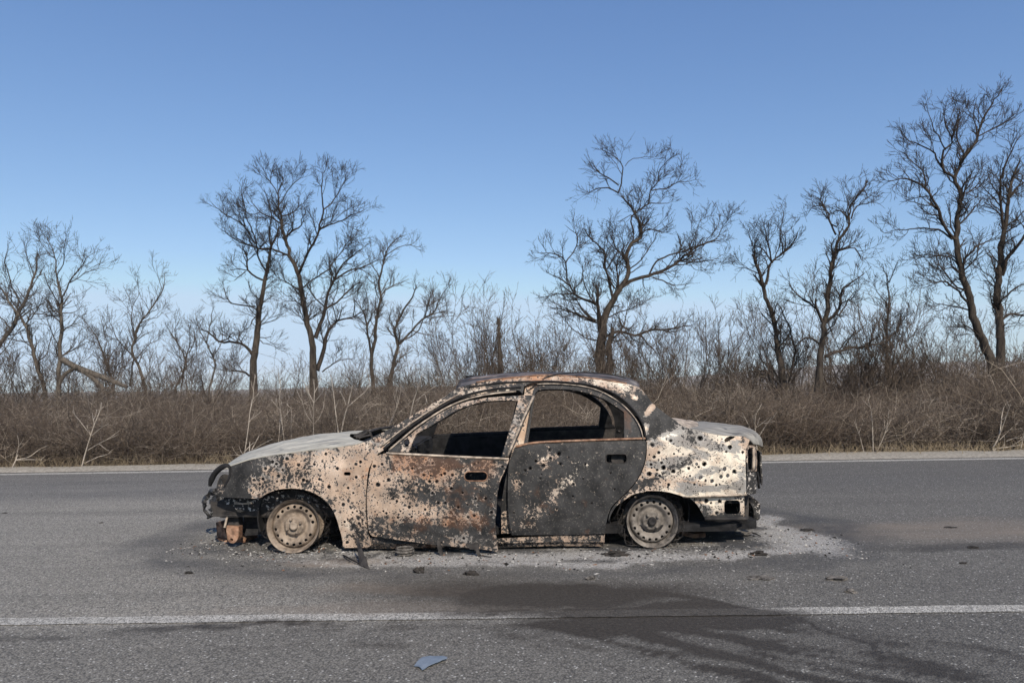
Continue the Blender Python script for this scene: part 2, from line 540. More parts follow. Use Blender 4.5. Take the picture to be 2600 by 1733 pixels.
def strip(X, Y, pts, w):
    """distance mask to a polyline, widths per point"""
    best = np.zeros_like(X)
    for (x0, y0), (x1, y1), w0, w1 in zip(pts[:-1], pts[1:], w[:-1], w[1:]):
        dx, dy = x1 - x0, y1 - y0; L = dx * dx + dy * dy + 1e-9
        t = np.clip(((X - x0) * dx + (Y - y0) * dy) / L, 0, 1)
        d = np.hypot(X - x0 - t * dx, Y - y0 - t * dy)
        best = np.maximum(best, np.clip(1.3 - d / (w0 + (w1 - w0) * t), 0, 1))
    return np.clip(best, 0, 1)

def stains(X, Y):
    """ash, scorch, wet, tan - where the fire and the spill left their marks on the road"""
    n1 = np_noise(X, Y, 2.2, 1, 5); n2 = np_noise(X, Y, 7, 2, 4); n3 = np_noise(X, Y, 1.2, 5, 4, .6, 3.0)
    wx = X + (n1 - .5) * .35; wy = Y + (np_noise(X, Y, 2.2, 9, 5) - .5) * .28
    wx2 = X + (n1 - .5) * .55 + (n2 - .5) * .16; wy2 = Y + (np_noise(X, Y, 1.6, 9, 5) - .5) * .40 + (np_noise(X, Y, 8, 3, 3) - .5) * .10
    d = (np.abs((wx2 + .06) / 2.33)**2.5 + np.abs((wy2 - 5.92) / 1.19)**2.5)**(1 / 2.5)
    rim = np.clip(1 - np.abs(d - .93) / .10, 0, 1)**.7
    inside = np.clip((.95 - d) / .12, 0, 1)
    side = np.interp(X, [-2.4, -1.6, -.9, .3, 1.6, 2.3], [.30, .45, .75, .95, 1.0, 1.15])
    ash = np.maximum(rim * side, inside * (.12 + .55 * np.clip((n2 - .46) / .2, 0, 1)) * np.interp(X, [-2.4, -.5, 1.3, 1.9], [.9, 1.0, .6, .5]))
    ash = np.maximum(ash, .95 * ell(wx, wy, *ground(1430, 1412), .95, .16, 0, .5))
    ash = np.maximum(ash, .85 * ell(wx, wy, *ground(1120, 1418), .55, .16, 0, .5) * (.5 + .8 * n2))
    blackened = ell(wx, wy, *ground(600, 1392), .62, .22, .05, .5) * (.4 + .9 * n1)
    ash = ash * (1 - .8 * np.clip(blackened, 0, 1))
    ash = np.maximum(ash, 1.0 * ell(wx, wy, *ground(2050, 1372), .28, .42, .1, .5))
    scorch = np.clip(1 - np.abs(d - 1.12) / .17, 0, 1) * (.55 + .5 * n1) * np.interp(X, [-2.7, -2.2, -1.2, 0, 1.4, 2.4], [.8, .95, .9, .7, .8, 1.0])
    scorch = np.maximum(scorch, inside * .95 * np.clip((.60 - n2) / .14, 0, 1))
    scorch = np.maximum(scorch, np.clip(blackened, 0, 1))
    scorch = np.maximum(scorch, .75 * ell(wx, wy, -1.95, 5.02, .55, .16, .05, .5) * (.4 + n2))
    scorch = np.maximum(scorch, .60 * strip(wx, wy, [ground(1900, 1318), ground(2040, 1328), ground(2170, 1365), ground(2190, 1400), ground(2000, 1440)], [.25, .25, .2, .15, .12]) * (.6 + .5 * n2))
    # spill running to the near line and under it
    wet = .90 * ell(wx, wy, *ground(1440, 1508), .74, .27, 0, .55) * (.75 + .4 * n1)
    wet = np.maximum(wet, .62 * ell(wx, wy, *ground(1180, 1500), .62, .34, 0, .65))
    wet = np.maximum(wet, 1.35 * ell(wx, wy, *ground(1690, 1585), .64, .12, .02, .42) * (.85 + .3 * n2))
    wet = np.maximum(wet, .9 * strip(wx, wy, [ground(1500, 1486), ground(1700, 1512), ground(1880, 1548), ground(2010, 1568)], [.12, .075, .06, .05]))
    wet = np.maximum(wet, 1.15 * ell(wx, wy, *ground(1680, 1552), .60, .13, 0, .45))
    wet = np.maximum(wet, .75 * ell(wx, wy, *ground(1380, 1552), .55, .10, 0, .5) * (.6 + .6 * n2))
    wet = np.maximum(wet, .30 * ell(wx, wy, *ground(1960, 1650), 1.0, .35, -.2, .6) * (.5 + .8 * n1))
    dx0, dy0 = ground(1780, 1590)
    fan = ell(wx, wy, dx0 + .15, dy0 - .38, 1.05, .46, -.35, .6)
    xq = X + (n1 - .5) * .16; yq = Y + (np_noise(X, Y, 3.5, 13, 4) - .5) * .13
    stre = np_noise((xq * math.cos(-.62) + yq * math.sin(-.62)), (-xq * math.sin(-.62) + yq * math.cos(-.62)), 2.6, 21, 6, 1.0, 6.0)
    wet = np.maximum(wet, fan * np.clip((stre - .38) / .34, 0, 1) * (.60 + .7 * n2) * 1.45)
    wet = np.maximum(wet, strip(wx, wy, [ground(2010, 1568), ground(2110, 1600), ground(2230, 1640), ground(2290, 1680)], [.035, .022, .02, .012]) * .8)
    rub = np.zeros_like(X)
    for (u, v, rx, ry, a) in ((620, 1590, .80, .06, .7), (150, 1614, .42, .035, .75), (760, 1640, .5, .05, .35), (960, 1598, .5, .05, .45), (1000, 1648, .35, .04, .4), (2350, 1570, .5, .04, .35)):
        rub = np.maximum(rub, a * ell(wx, wy, *ground(u, v), rx, ry, .01, .6) * np.clip((n2 - .25) / .35, 0, 1))
    wet = np.maximum(wet, rub)
    tan = .75 * ell(wx, wy, *ground(850, 1428), .34, .11, 0, .4)
    tan = np.maximum(tan, .5 * ell(wx, wy, *ground(1040, 1500), .5, .10, -.12, .5))
    tan = np.maximum(tan, .55 * ell(wx, wy, *ground(2480, 1345), 1.5, .42, 0, .5) * n3 * 1.4)
    tan = np.maximum(tan, .35 * ell(wx, wy, *ground(1000, 1545), .9, .12, 0, .5))
    dk = .55 * ell(wx, wy, *ground(2530, 1388), .9, .12, 0, .4) * n3 * 1.5
    wet = np.maximum(wet, dk)
    return np.stack([np.clip(ash, 0, 1), np.clip(scorch, 0, 1), np.clip(wet, 0, 1), np.clip(tan, 0, 1)], -1)

def grid_sheet(name, xs, ys, z, mat, kind, masks=False):
    X, Y = np.meshgrid(xs, ys)
    zz = z if np.isscalar(z) else z(X, Y)
    V = np.stack([X, Y, np.broadcast_to(zz, X.shape)], -1).reshape(-1, 3)
    nx, ny = len(xs), len(ys)
    i = (np.arange(ny - 1)[:, None] * nx + np.arange(nx - 1)[None]).ravel()
    Fc = np.stack([i, i + 1, i + nx + 1, i + nx], -1)
    m = stains(X.ravel(), Y.ravel()) if masks else None
    return tag(link_mesh(name, V, Fc, mat, None, True, m), kind=kind)

def asphalt_mat(name='asphalt', line=False):
    t = NT(name)
    ash, sc, wet, tan = t.attr()
    grit = t.voro(125); grain = t.noise(210, 3, .6)
    patch = t.noise(1.1, 5, .6, t.vec((.35, 1.6, 1)))
    fine = t.noise(9, 6, .62, t.vec((.6, 1.1, 1)))
    yy = t.n('ShaderNodeSeparateXYZ'); t.l(t.co, yy.inputs[0])
    if line:
        c = t.mix(t.ramp(t.noise(30, 6, .65), .40, .66), (.74, .71, .65), (.52, .495, .445))
        c = t.mix(t.ramp(t.noise(70, 5, .65), .58, .72, 0, .7), c, (.22, .21, .19))
    else:
        c = t.mix(t.ramp(patch, .33, .68), (.30, .279, .240), (.425, .395, .340))
        c = t.mix(t.ramp(fine, .35, .72, 0, .40), c, (.40, .378, .34))
        # darker, bluer worn strip along the far side of the carriageway
        wear = t.math('MULTIPLY', t.ramp(yy.outputs[1], 7.4, 8.6, 0, 1, True), t.ramp(yy.outputs[1], 10.3, 11.0, 1, .75, True))
        c = t.mix(t.math('MULTIPLY', wear, t.ramp(patch, .2, .8, .75, .40)), c, (.125, .124, .125))
        near = t.ramp(yy.outputs[1], 3.65, 3.75, 1, 0)
        c = t.mix(t.math('MULTIPLY', near, .40), c, (.135, .128, .116))
        xr = t.ramp(t.math('ADD', yy.outputs[0], t.math('MULTIPLY', patch, 2)), -1.2, 3.2, 0, .72, True)
        c = t.mix(xr, c, (.122, .117, .108))  # asphalt tone darker to the right, with lens falloff painted in
    c = t.mix(t.ramp(t.noise(40, 5, .72, t.vec((.8, 1.2, 1))), .44, .62, 0, .34), c, (.085, .079, .070))
    c = t.mix(t.ramp(t.noise(33, 4, .7), .58, .70, 0, .30), c, (.46, .435, .39))
    if not line:
        trk = t.noise(2.2, 4, .55, t.vec((.05, 1, 1)))
        c = t.mix(t.ramp(trk, .50, .66, 0, .34), c, (.115, .106, .095))
    # aggregate: dark binder between pale stones
    stone = t.n('ShaderNodeSeparateColor'); t.l(grit.outputs['Color'], stone.inputs[0])
    c = t.mix(t.ramp(stone.outputs[0], .35, 1.0, 0, .36), c, (.40, .38, .345))
    c = t.mix(t.ramp(stone.outputs[1], .5, 1.0, 0, .70), c, (.035, .034, .034))
    c = t.mix(t.ramp(stone.outputs[2], .985, .99, 0, .8), c, (.62, .60, .56))
    c = t.mix(t.ramp(grit.outputs['Distance'], .35, .75, 0, .60), c, (.04, .039, .038))
    an = t.noise(38, 6, .68); big = t.noise(5, 5, .62)
    c = t.mix(t.ramp(t.math('SUBTRACT', tan, t.math('MULTIPLY', an, .5)), -.2, .6, 0, .85), c, (.255, .205, .160))
    c = t.mix(t.math('MULTIPLY', sc, t.ramp(big, .3, .7, .65, 1.0)), c, t.mix(t.ramp(grain, .4, .7), (.032, .033, .036), (.085, .085, .09)))
    wn_ = t.ramp(t.math('SUBTRACT', wet, t.math('MULTIPLY', t.noise(22, 8, .7), .55)), -.17, -.0 + .42, 0, .88)
    c = t.mix(wn_, c, t.mix(t.ramp(t.math('ADD', t.math('MULTIPLY', grain, .5), t.math('MULTIPLY', t.noise(55, 5, .72), .5)), .40, .62), (.012, .0105, .009), (.070, .058, .046)))
    am = t.ramp(t.math('SUBTRACT', ash, t.ramp(an, .22, .78)), -.22, .30, 0, .90)
    ashc = t.mix(t.ramp(t.noise(85, 4, .7), .35, .65), (.15, .143, .135), (.58, .56, .53))
    ashc = t.mix(t.ramp(t.noise(17, 5, .6), .55, .7, 0, .7), ashc, (.20, .165, .135))
    ashc = t.mix(t.ramp(t.noise(130, 2, .6), .62, .70, 0, .9), ashc, (.66, .65, .62))
    ashc = t.mix(t.ramp(t.noise(60, 3, .6), .62, .72, 0, .95), ashc, (.022, .022, .022))
    c = t.mix(am, c, ashc)
    h = t.math('ADD', t.math('MULTIPLY', grit.outputs['Distance'], -.9), t.math('MULTIPLY', grain, .8))
    t.bump(h, .85, .006)
    return t.done(c, t.mix(wn_, (.86,) * 3, (.60,) * 3), 0, .22)

MAT['asphalt'] = asphalt_mat()
MAT['line'] = asphalt_mat('worn_line_paint', True)
MAT['gravel'] = simple('roadside_gravel', (.20, .18, .15), (.42, .385, .325), 24, .95, .9, 9)
def soil_mat():
    t = NT('winter_soil')
    a = t.noise(.05, 6, .6, t.vec((.4, 1.8, 1))); b = t.noise(3, 6, .65)
    c = t.mix(t.ramp(a, .38, .62), (.115, .088, .066), (.22, .175, .13))
    c = t.mix(t.ramp(b, .35, .7, 0, .8), c, (.085, .068, .052))
    c = t.mix(t.ramp(t.noise(.02, 3, .5, t.vec((.25, 3, 1))), .60, .66, 0, .7), c, (.36, .32, .26))
    t.bump(b, .6, .05)
    return t.done(c, .95, 0, .1)
MAT['soil'] = soil_mat()

def graded(a, b, n, p=1.0):
    return a + (b - a) * np.linspace(0, 1, n)**p
xs = np.concatenate([-graded(60, 3.6, 26, .6)[:-1], np.arange(-3.6, 3.6, .03), graded(3.6, 60, 26, 1.7)])
ys = np.concatenate([graded(-7, 2.3, 14, .8)[:-1], np.arange(2.3, 7.6, .03), graded(7.6, 10.95, 10)])
YAW = .022      # the road edge runs very slightly away from the car's axis
road = grid_sheet('road', xs, ys, 0.0, MAT['asphalt'], 'structure', True)
lx = np.concatenate([-graded(60, 4, 10, .6)[:-1], np.arange(-4, 4, .025), graded(4, 60, 10, 1.7)])
def line_obj(name, yc, w, yaw, z=.004):
    xs_ = lx; ny = 5
    X = np.repeat(xs_[None], ny, 0); tt = np.linspace(-.5, .5, ny)[:, None]
    edge = (np_noise(X, np.zeros_like(X) + np.sign(tt) * 3, 9, 4, 4) - .5) * .018 * np.abs(tt) * 2
    Y = yc + yaw * X + tt * w + np.sign(tt) * edge
    V = np.stack([X, Y, np.full_like(X, z)], -1).reshape(-1, 3)
    nx = len(xs_); i = (np.arange(ny - 1)[:, None] * nx + np.arange(nx - 1)[None]).ravel()
    Fc = np.stack([i, i + 1, i + nx + 1, i + nx], -1)
    return tag(link_mesh(name, V, Fc, MAT['line'], None, True, stains(X.ravel(), Y.ravel())), kind='structure')
line_obj('lane_line', 3.805, .112, -.004)
line_obj('edge_line', 10.66, .22, .012)
# gravel verge, ground, hills
vx = np.concatenate([np.linspace(-60, -14, 24)[:-1], np.linspace(-14, 14, 160), np.linspace(14, 60, 24)[1:]])
def verge():
    ny = 9; X = np.repeat(vx[None], ny, 0); t_ = np.linspace(0, 1, ny)[:, None]
    y0 = 10.80 + .012 * X + (np_noise(X, X * 0, 1.5, 3) - .5) * .06
    y1 = 11.75 + .030 * np.clip(X, -14, 14) + (np_noise(X, X * 0 + 4, 1.6, 8, 5) - .5) * .55
    Y = y0 + (y1 - y0) * t_
    Z = .010 + .03 * np.sin(np.pi * t_) * (.5 + np_noise(X, Y, 3, 2))
    Z = Z + np.where(t_ > .99, -.02, 0)
    V = np.stack([X, Y, Z], -1).reshape(-1, 3); nx = len(vx)
    i = (np.arange(ny - 1)[:, None] * nx + np.arange(nx - 1)[None]).ravel()
    return tag(link_mesh('gravel_verge', V, np.stack([i, i + 1, i + nx + 1, i + nx], -1), MAT['gravel']), kind='structure')
verge()
gx = np.concatenate([-graded(1900, 40, 14, .35)[:-1], np.linspace(-40, 40, 90), graded(40, 1900, 14, 3)])
gy = np.concatenate([np.linspace(-400, 10, 8), np.linspace(10.4, 40, 70), graded(42, 1900, 40, 3.0)])
def gz(X, Y):
    d = np.clip((Y - 11.2) / 6, 0, 1)
    return -.05 + d * (np_noise(X, Y, .35, 6, 3) - .42) * .35 - np.clip((Y - 30) / 40, 0, 1) * .9
tag(grid_sheet('ground', gx, gy, gz, MAT['soil'], 'structure'))
def hills():
    X = np.linspace(-1400, 1850, 240); rows = np.linspace(0, 1, 14)
    V = []
    for r in rows:
        Yr = 700 + 650 * r
        prof = .3 + 30 / (1 + np.exp(-(X - 330) / 120)) + 7 * (np_noise(X, X * 0, .004, 3, 4) - .5) + 1.5 * (np_noise(X, X * 0, .03, 5, 3) - .5)
        Z = -3 + (prof + 3) * math.sin(r * math.pi * .62)**1.2 / math.sin(math.pi * .5) 
        V.append(np.stack([X, np.full_like(X, Yr), Z], -1))
    V = np.concatenate(V); nx = len(X); i = (np.arange(13)[:, None] * nx + np.arange(nx - 1)[None]).ravel()
    return tag(link_mesh('hills', V, np.stack([i, i + 1, i + nx + 1, i + nx], -1), MAT['soil']), kind='structure')
hills()

# ================================================================== THE BURNT CAR
YC = 6.03
HX = np.array([-2.50, -2.47, -2.42, -2.34, -2.24, -2.10, -1.85, -1.4, -.9, -.3, .8, 1.2, 1.45, 1.62, 1.72, 1.80, 1.87, 1.91, 1.94])
HW = np.array([.02, .22, .40, .54, .63, .70, .755, .80, .825, .83, .83, .82, .79, .735, .67, .575, .44, .30, .05])
ZG = np.array([0, .10, .25, .45, .60, .72, .80, .90, 1.0, 1.1, 1.18, 1.24, 1.28])
GG = np.array([.94, .955, .985, 1.0, .995, .975, .945, .895, .84, .775, .715, .64, .56])
def half_width(x, z):
    return np.interp(x, HX, HW) * np.interp(z, ZG, GG)

def on_side(uv, off=0.0, iters=26):
    """photo outline -> the car's near flank (a curved surface round its own centre plane)"""
    uv = np.asarray(uv, float)
    y = np.full(len(uv), 5.35)
    for _ in range(iters):
        P = unproj(uv[:, 0], uv[:, 1], y)
        y = y + .5 * ((YC - half_width(P[:, 0], P[:, 2])) - y)
    y = y + off
    return unproj(uv[:, 0], uv[:, 1], y)

def blob_mask(uv, base, blobs):
    m = np.repeat(np.array([base], float), len(uv), 0)
    for (u, v, ru, rv, rot, amp) in blobs:
        c, s = math.cos(rot), math.sin(rot)
        dx, dy = uv[:, 0] - u, uv[:, 1] - v
        g = np.exp(-(((dx * c + dy * s) / ru)**2 + ((-dx * s + dy * c) / rv)**2))
        m += g[:, None] * np.array(amp)[None]
    return m

car = empty('burnt_car', (-.2, YC, 0), 'burnt-out four-door saloon car riddled with bullet holes, standing on bare rims on the road', 'car')

def circle(u, v, r, n=10, sq=1.0, jit=.12, ragged=False):
    if ragged:
        a = np.arange(n) * 2 * np.pi / n; th = rng.uniform(0, 3.14); el = rng.uniform(.6, 1.0)
        rr = r * (1 + rng.uniform(-.28, .28, n)); x, y = rr * np.cos(a), rr * np.sin(a) * el
        return np.stack([u + x * math.cos(th) - y * math.sin(th), v + x * math.sin(th) + y * math.cos(th)], -1)
    a = np.arange(n) * 2 * np.pi / n + rng.uniform(0, 1)
    rr = r * (1 + rng.uniform(-jit, jit, n))
    return np.stack([u + rr * np.cos(a), v + rr * sq * np.sin(a)], -1)

def rrect(u0, v0, u1, v1, r, n=5):
    P = []
    for cx_, cy_, a0 in ((u1 - r, v0 + r, -90), (u1 - r, v1 - r, 0), (u0 + r, v1 - r, 90), (u0 + r, v0 + r, 180)):
        for k in range(n):
            a = R(a0 + 90 * k / (n - 1)); P.append((cx_ + r * math.cos(a), cy_ + r * math.sin(a)))
    return np.array(P)

def panel(name, outer, holes=(), bullets=(), off=0.0, base=(.3, 0, .3, 0), blobs=(), step=7.0, mat='paint', thick=.006, parent=car,
          dents=.0075, mirror=True, fold=0.0):
    """one sheet-metal panel: outline + openings + bullet holes, formed over the flank"""
    outer = np.asarray(outer, float)
    hl = [np.asarray(h, float) for h in holes]
    bl, extra = [], []
    for (u, v, r) in bullets:
        q = np.array([[u, v]])
        if not inpoly(q, outer)[0] or segdist(q, outer)[0] < r + 2.5: continue
        if any(inpoly(q, h)[0] or segdist(q, h)[0] < r + 3 for h in hl): continue
        if any(math.hypot(u - a, v - b) < r + c + 3.5 for a, b, c in bl): continue
        bl.append((u, v, r))
    bh = [circle(u, v, r, ragged=True) for u, v, r in bl]
    for u, v, r in bl:
        extra += [circle(u, v, r * 1.45, 10), circle(u, v, r * 2.1, 12), circle(u, v, r * 3.0, 12)]
    extra = np.vstack(extra) if extra else None
    if extra is not None:
        for u, v, r in bl:
            extra = extra[(np.hypot(extra[:, 0] - u, extra[:, 1] - v) > r * 1.25)]
    V2, Fc = triangulate(outer, hl + bh, step, extra)
    o_ = off(V2) if callable(off) else np.full(len(V2), off)
    d = np.zeros(len(V2))
    for u, v, r in bl:
        q = np.hypot(V2[:, 0] - u, V2[:, 1] - v) / r
        d += np.where(q < 3.2, (.014 + .008 * math.sin(u * 3.1)) * np.exp(-((q - 1) / .7)**2) - .0035 * np.exp(-((q - 1.9) / .4)**2), 0) * (r / 4)
    P = on_side(V2)
    if dents:
        d = d + fbm(P, 4.2, 3, 3.1) * dents
    P = unproj(V2[:, 0], V2[:, 1], P[:, 1] + o_ + d)
    m = blob_mask(V2, base, blobs)
    for u, v, r in bl:
        q = np.hypot(V2[:, 0] - u, V2[:, 1] - v) / r
        m[:, 0] += np.where(q < 1.5, 1.2, 0) * (.35 + .65 * (math.sin(u * 12.9 + v * 7.1) > -.3)) 
        m[:, 0] -= .25 * np.exp(-((q - 2.5) / .6)**2); m[:, 2] += .10 * np.exp(-((q - 2.3) / .6)**2)
    m = np.clip(m, 0, 1)
    # triangles should face outwards (towards -y)
    n = np.cross(P[Fc[:, 1]] - P[Fc[:, 0]], P[Fc[:, 2]] - P[Fc[:, 0]])
    if n[:, 1].sum() > 0: Fc = Fc[:, ::-1]
    near = thicken(name, P, Fc, thick, MAT[mat], None, m, inner=MAT['black'])
    keep_world(near, parent) if parent.type == 'EMPTY' else setattr(near, 'parent', parent)
    if mirror:
        Q = P.copy(); Q[:, 1] = 2 * YC - Q[:, 1]
        far = thicken(name, Q, Fc[:, ::-1], thick, MAT[mat], None, m, inner=MAT['black'])
        keep_world(far, parent)
        return near, far
    return near

def under(o, parent):
    o.parent = parent
    o.matrix_parent_inverse = Matrix.Identity(4)
    return o

def loose(name, V, Fc, mat, parent=car, smooth=False):
    o = link_mesh(name, V, Fc, MAT[mat], None, smooth)
    return keep_world(o, parent)

# ---- measured outlines (photo pixels)
gap_hood = C5((185, 1020), (400, 950), (650, 905), (900, 870), (1150, 840), (1400, 810), (1550, 785), (1612, 762))
fender_o = outline([
    C5((185, 1022), (400, 953), (650, 908), (900, 873), (1150, 843), (1400, 813), (1550, 788), (1612, 766)),
    C5((1612, 766), (1690, 735), (1740, 725)) + C2((395, 855)),
    C2((395, 855), (500, 985), (462, 1050)),
    C2((462, 1050), (395, 1150), (352, 1260), (333, 1412)) + A((1336, 1050), (1346, 1200), (1362, 1270)),
    A((1362, 1270), (1362, 1332), (1180, 1340)),
    C0((1455, 1290), (1440, 1180), (1420, 1110), (1395, 1020), (1350, 915), (1290, 835), (1200, 768), (1100, 724), (1000, 706), (900, 704), (800, 716), (700, 752), (640, 792)),
    C0((640, 792), (600, 802), (280, 790), (185, 772)),
    C0((185, 772), (200, 700), (235, 600), (270, 690), (292, 650), (320, 600), (330, 545), (328, 490)),
])
door_lo = [A((1400, 702), (1490, 683), (1640, 689), (2000, 706), (2335, 722)),
           A((2335, 722), (2310, 790), (2270, 880), (2250, 980), (2245, 1080), (2236, 1170), (2245, 1270), (2258, 1366)),
           A((2258, 1366), (2100, 1345), (1800, 1318), (1600, 1290), (1385, 1260)),
           A((1385, 1260), (1362, 1235), (1349, 1150), (1344, 1000), (1354, 880), (1374, 780), (1400, 702))]
rdoor_lo = [B((292, 642), (440, 612), (800, 596), (1204, 582)),
            B((1204, 582), (1206, 640), (1203, 690), (1188, 765), (1148, 855), (1090, 932), (1020, 1000), (962, 1062), (932, 1150), (920, 1243)),
            B((920, 1243), (600, 1250), (272, 1252)),
            B((272, 1252), (248, 1100), (245, 900), (252, 760), (272, 700), (292, 642))]

def rnd_bul(n, u0, u1, v0, v1, r0, r1):
    return [(rng.uniform(u0, u1), rng.uniform(v0, v1), r0 + (r1 - r0) * rng.random()**2.2) for _ in range(n)]
bul_A = [(1140, 790, 13), (1082, 918, 13), (1270, 850, 11), (870, 765, 14), (905, 870, 12), (560, 870, 10), (850, 770, 10), (1300, 745, 12), (1180, 1040, 13), (1215, 925, 10),
         (1100, 1060, 10), (640, 790, 12), (690, 745, 12), (1015, 865, 10), (1190, 1160, 10), (760, 800, 9), (980, 760, 11), (1250, 960, 9), (1060, 690, 11), (1290, 1170, 10), (600, 900, 9), (720, 880, 9)]
bul_D = [(1422, 902, 17), (1497, 870, 14), (1740, 835, 12), (1885, 825, 12), (1830, 880, 13), (1840, 1030, 12), (1890, 1030, 12), (1980, 1060, 10), (2100, 1000, 11),
         (1750, 1075, 10), (1480, 1100, 9), (1560, 1130, 9), (1940, 835, 12), (1780, 880, 12), (1690, 900, 11), (1660, 790, 10), (2010, 960, 10), (2170, 1000, 10), (1600, 985, 9), (1930, 930, 12), (1450, 760, 10), (1800, 960, 11)]
bul_R = [(535, 660, 9), (600, 690, 10), (490, 770, 11), (440, 740, 8), (400, 790, 9), (610, 760, 9), (365, 805, 9), (540, 720, 8), (330, 900, 8), (470, 860, 8), (700, 900, 7)]
bul_Q = [(73, 408, 22), (290, 360, 16), (635, 335, 24), (205, 678, 22), (42, 750, 23), (320, 722, 18), (500, 685, 15), (683, 635, 22), (618, 668, 11), (923, 690, 19), (1035, 722, 21), (880, 783, 18),
         (960, 768, 18), (640, 790, 20), (697, 830, 14), (775, 833, 17), (823, 882, 13), (268, 876, 16), (985, 440, 21), (940, 490, 13), (1135, 495, 15), (97, 550, 16), (150, 500, 14), (330, 515, 10), (60, 640, 14), (160, 770, 12), (420, 620, 9)]
def cv(f, L, k): return [(*f((u, v))[0], r * k) for u, v, r in L]
bul_A = cv(A, bul_A, .20); bul_D = cv(A, bul_D, .205); bul_R = cv(B, bul_R, .3); bul_Q = cv(C4, bul_Q, .16)

front_fender, _ = panel('front_fender', fender_o, holes=[rrect(*A((1185, 814))[0], *A((1232, 838))[0], 3.6)],
    bullets=bul_A + rnd_bul(50, 590, 935, 1140, 1390, 1.1, 2.7),
    base=(.405, .05, .26, 0.06), blobs=[(1000, 1090, 60, 40, 0, (.12, 0, 0, .2)), (720, 1146, 190, 26, -.17, (.05, -.1, .0, .72)), (590, 1240, 55, 75, 0, (.42, 0, 0, .55)), (640, 1190, 60, 40, -.3, (.22, 0, 0, .5)), (765, 1212, 55, 26, 0, (.20, 0, .1, 0)),
        (880, 1195, 80, 50, 0, (-.07, .32, -.15, 0)), (700, 1260, 60, 30, 0, (-.05, .15, .2, 0)), (850, 1330, 80, 60, 0, (-.04, 0, .15, 0)), (560, 1325, 50, 40, 0, (.5, 0, 0, .3)), (960, 1110, 60, 60, 0, (.0, 0, .25, .25)), (985, 1075, 40, 25, 0, (.3, .1, 0, 0)), (915, 1350, 30, 30, 0, (.25, 0, 0, 0))])
h_front = rrect(*A((2022, 812))[0], *A((2182, 876))[0], 11)
def door_off(V):
    t = np.clip((V[:, 0] - 935) / 360, 0, 1)
    return -.008 - .060 * t - .030 * t * np.clip((V[:, 1] - 1180) / 200, 0, 1)
front_door = panel('front_door', outline(door_lo), holes=[h_front], bullets=bul_D + rnd_bul(55, 945, 1290, 1165, 1390, 1.1, 2.7), off=door_off,
    base=(.47, .10, .20, 0.05), blobs=[(1240, 1190, 70, 30, 0, (.12, .3, -.1, 0)), (1060, 1180, 75, 38, .1, (.04, .9, -.2, 0)), (1110, 1330, 120, 22, .08, (.10, .55, -.2, 0)), (1230, 1290, 50, 60, 0, (.14, .35, -.1, .1)), (1120, 1375, 110, 12, .1, (.2, .4, -.2, 0)), (1180, 1178, 120, 18, .05, (.15, .45, -.1, 0)), (965, 1220, 38, 90, 0, (-.14, -.05, .15, 0)), (1165, 1262, 110, 34, .1, (.24, 0, 0, .5)),
        (1150, 1240, 40, 40, 0, (.06, .4, 0, 0)), (1070, 1345, 130, 24, .06, (.22, 0, 0, .5)), (1225, 1345, 60, 45, 0, (.05, .1, .1, .85)), (1010, 1290, 85, 16, .1, (-.15, 0, .1, 0)), (1180, 1312, 70, 12, 0, (-.10, .25, .1, 0)), (1060, 1225, 25, 25, 0, (.2, 0, 0, 0))],
    mirror=False)
# the far front door hangs straight in its opening
far_lo = [C2((460, 1045), (840, 1012), (1400, 985), (2100, 955)),
          C2((2100, 955), (2040, 1110)) + B((248, 900), (250, 1100), (272, 1250)),
          B((272, 1250)) + A((1800, 1275), (1385, 1262)),
          A((1385, 1262), (1349, 1150), (1344, 1000), (1374, 780)) + C2((460, 1045))]
far_bul = [(*A((2075, 790))[0], 9), (*A((2120, 720))[0], 4)] + rnd_bul(40, 945, 1270, 1150, 1380, 2, 4)
_n, far_door = panel('front_door', outline(far_lo, 10), bullets=far_bul, off=.012, base=(.7, .2, .1, .2), step=16)
bpy.data.objects.remove(_n, do_unlink=True)

h_rear = rrect(*B((925, 690))[0], *B((1072, 752))[0], 7)
rear_door, far_rear_door = panel('rear_door', outline(rdoor_lo), holes=[h_rear], bullets=bul_R + rnd_bul(26, 1300, 1600, 1135, 1340, 1.2, 2.4), off=.004,
    base=(.86, .06, .25, 0), blobs=[(1560, 1250, 60, 60, 0, (.08, 0, 0, 0)), (1470, 1330, 100, 40, 0, (.1, .05, 0, 0)), (1315, 1220, 20, 32, .2, (-.26, .1, -.1, 0)), (1375, 1160, 46, 10, .1, (-.26, 0, .3, 0)), (1385, 1178, 16, 18, 0, (-.15, .1, -.1, 0)), (1365, 1300, 56, 22, -.5, (-.30, .18, -.2, 0)), (1345, 1335, 50, 12, 0, (-.25, .2, -.2, 0)),
        (1425, 1240, 64, 18, -.7, (-.32, .1, .3, 0)), (1375, 1262, 36, 30, 0, (-.05, .2, 0, 0)), (1480, 1180, 55, 22, -.6, (-.2, -.1, .8, 0)), (1530, 1240, 40, 20, 0, (-.09, 0, .7, 0)), (1520, 1310, 75, 50, 0, (.18, .12, 0, 0)), (1600, 1170, 30, 30, 0, (-.12, 0, .6, 0)), (1440, 1125, 120, 6, -.03, (-.14, .4, .2, 0))])

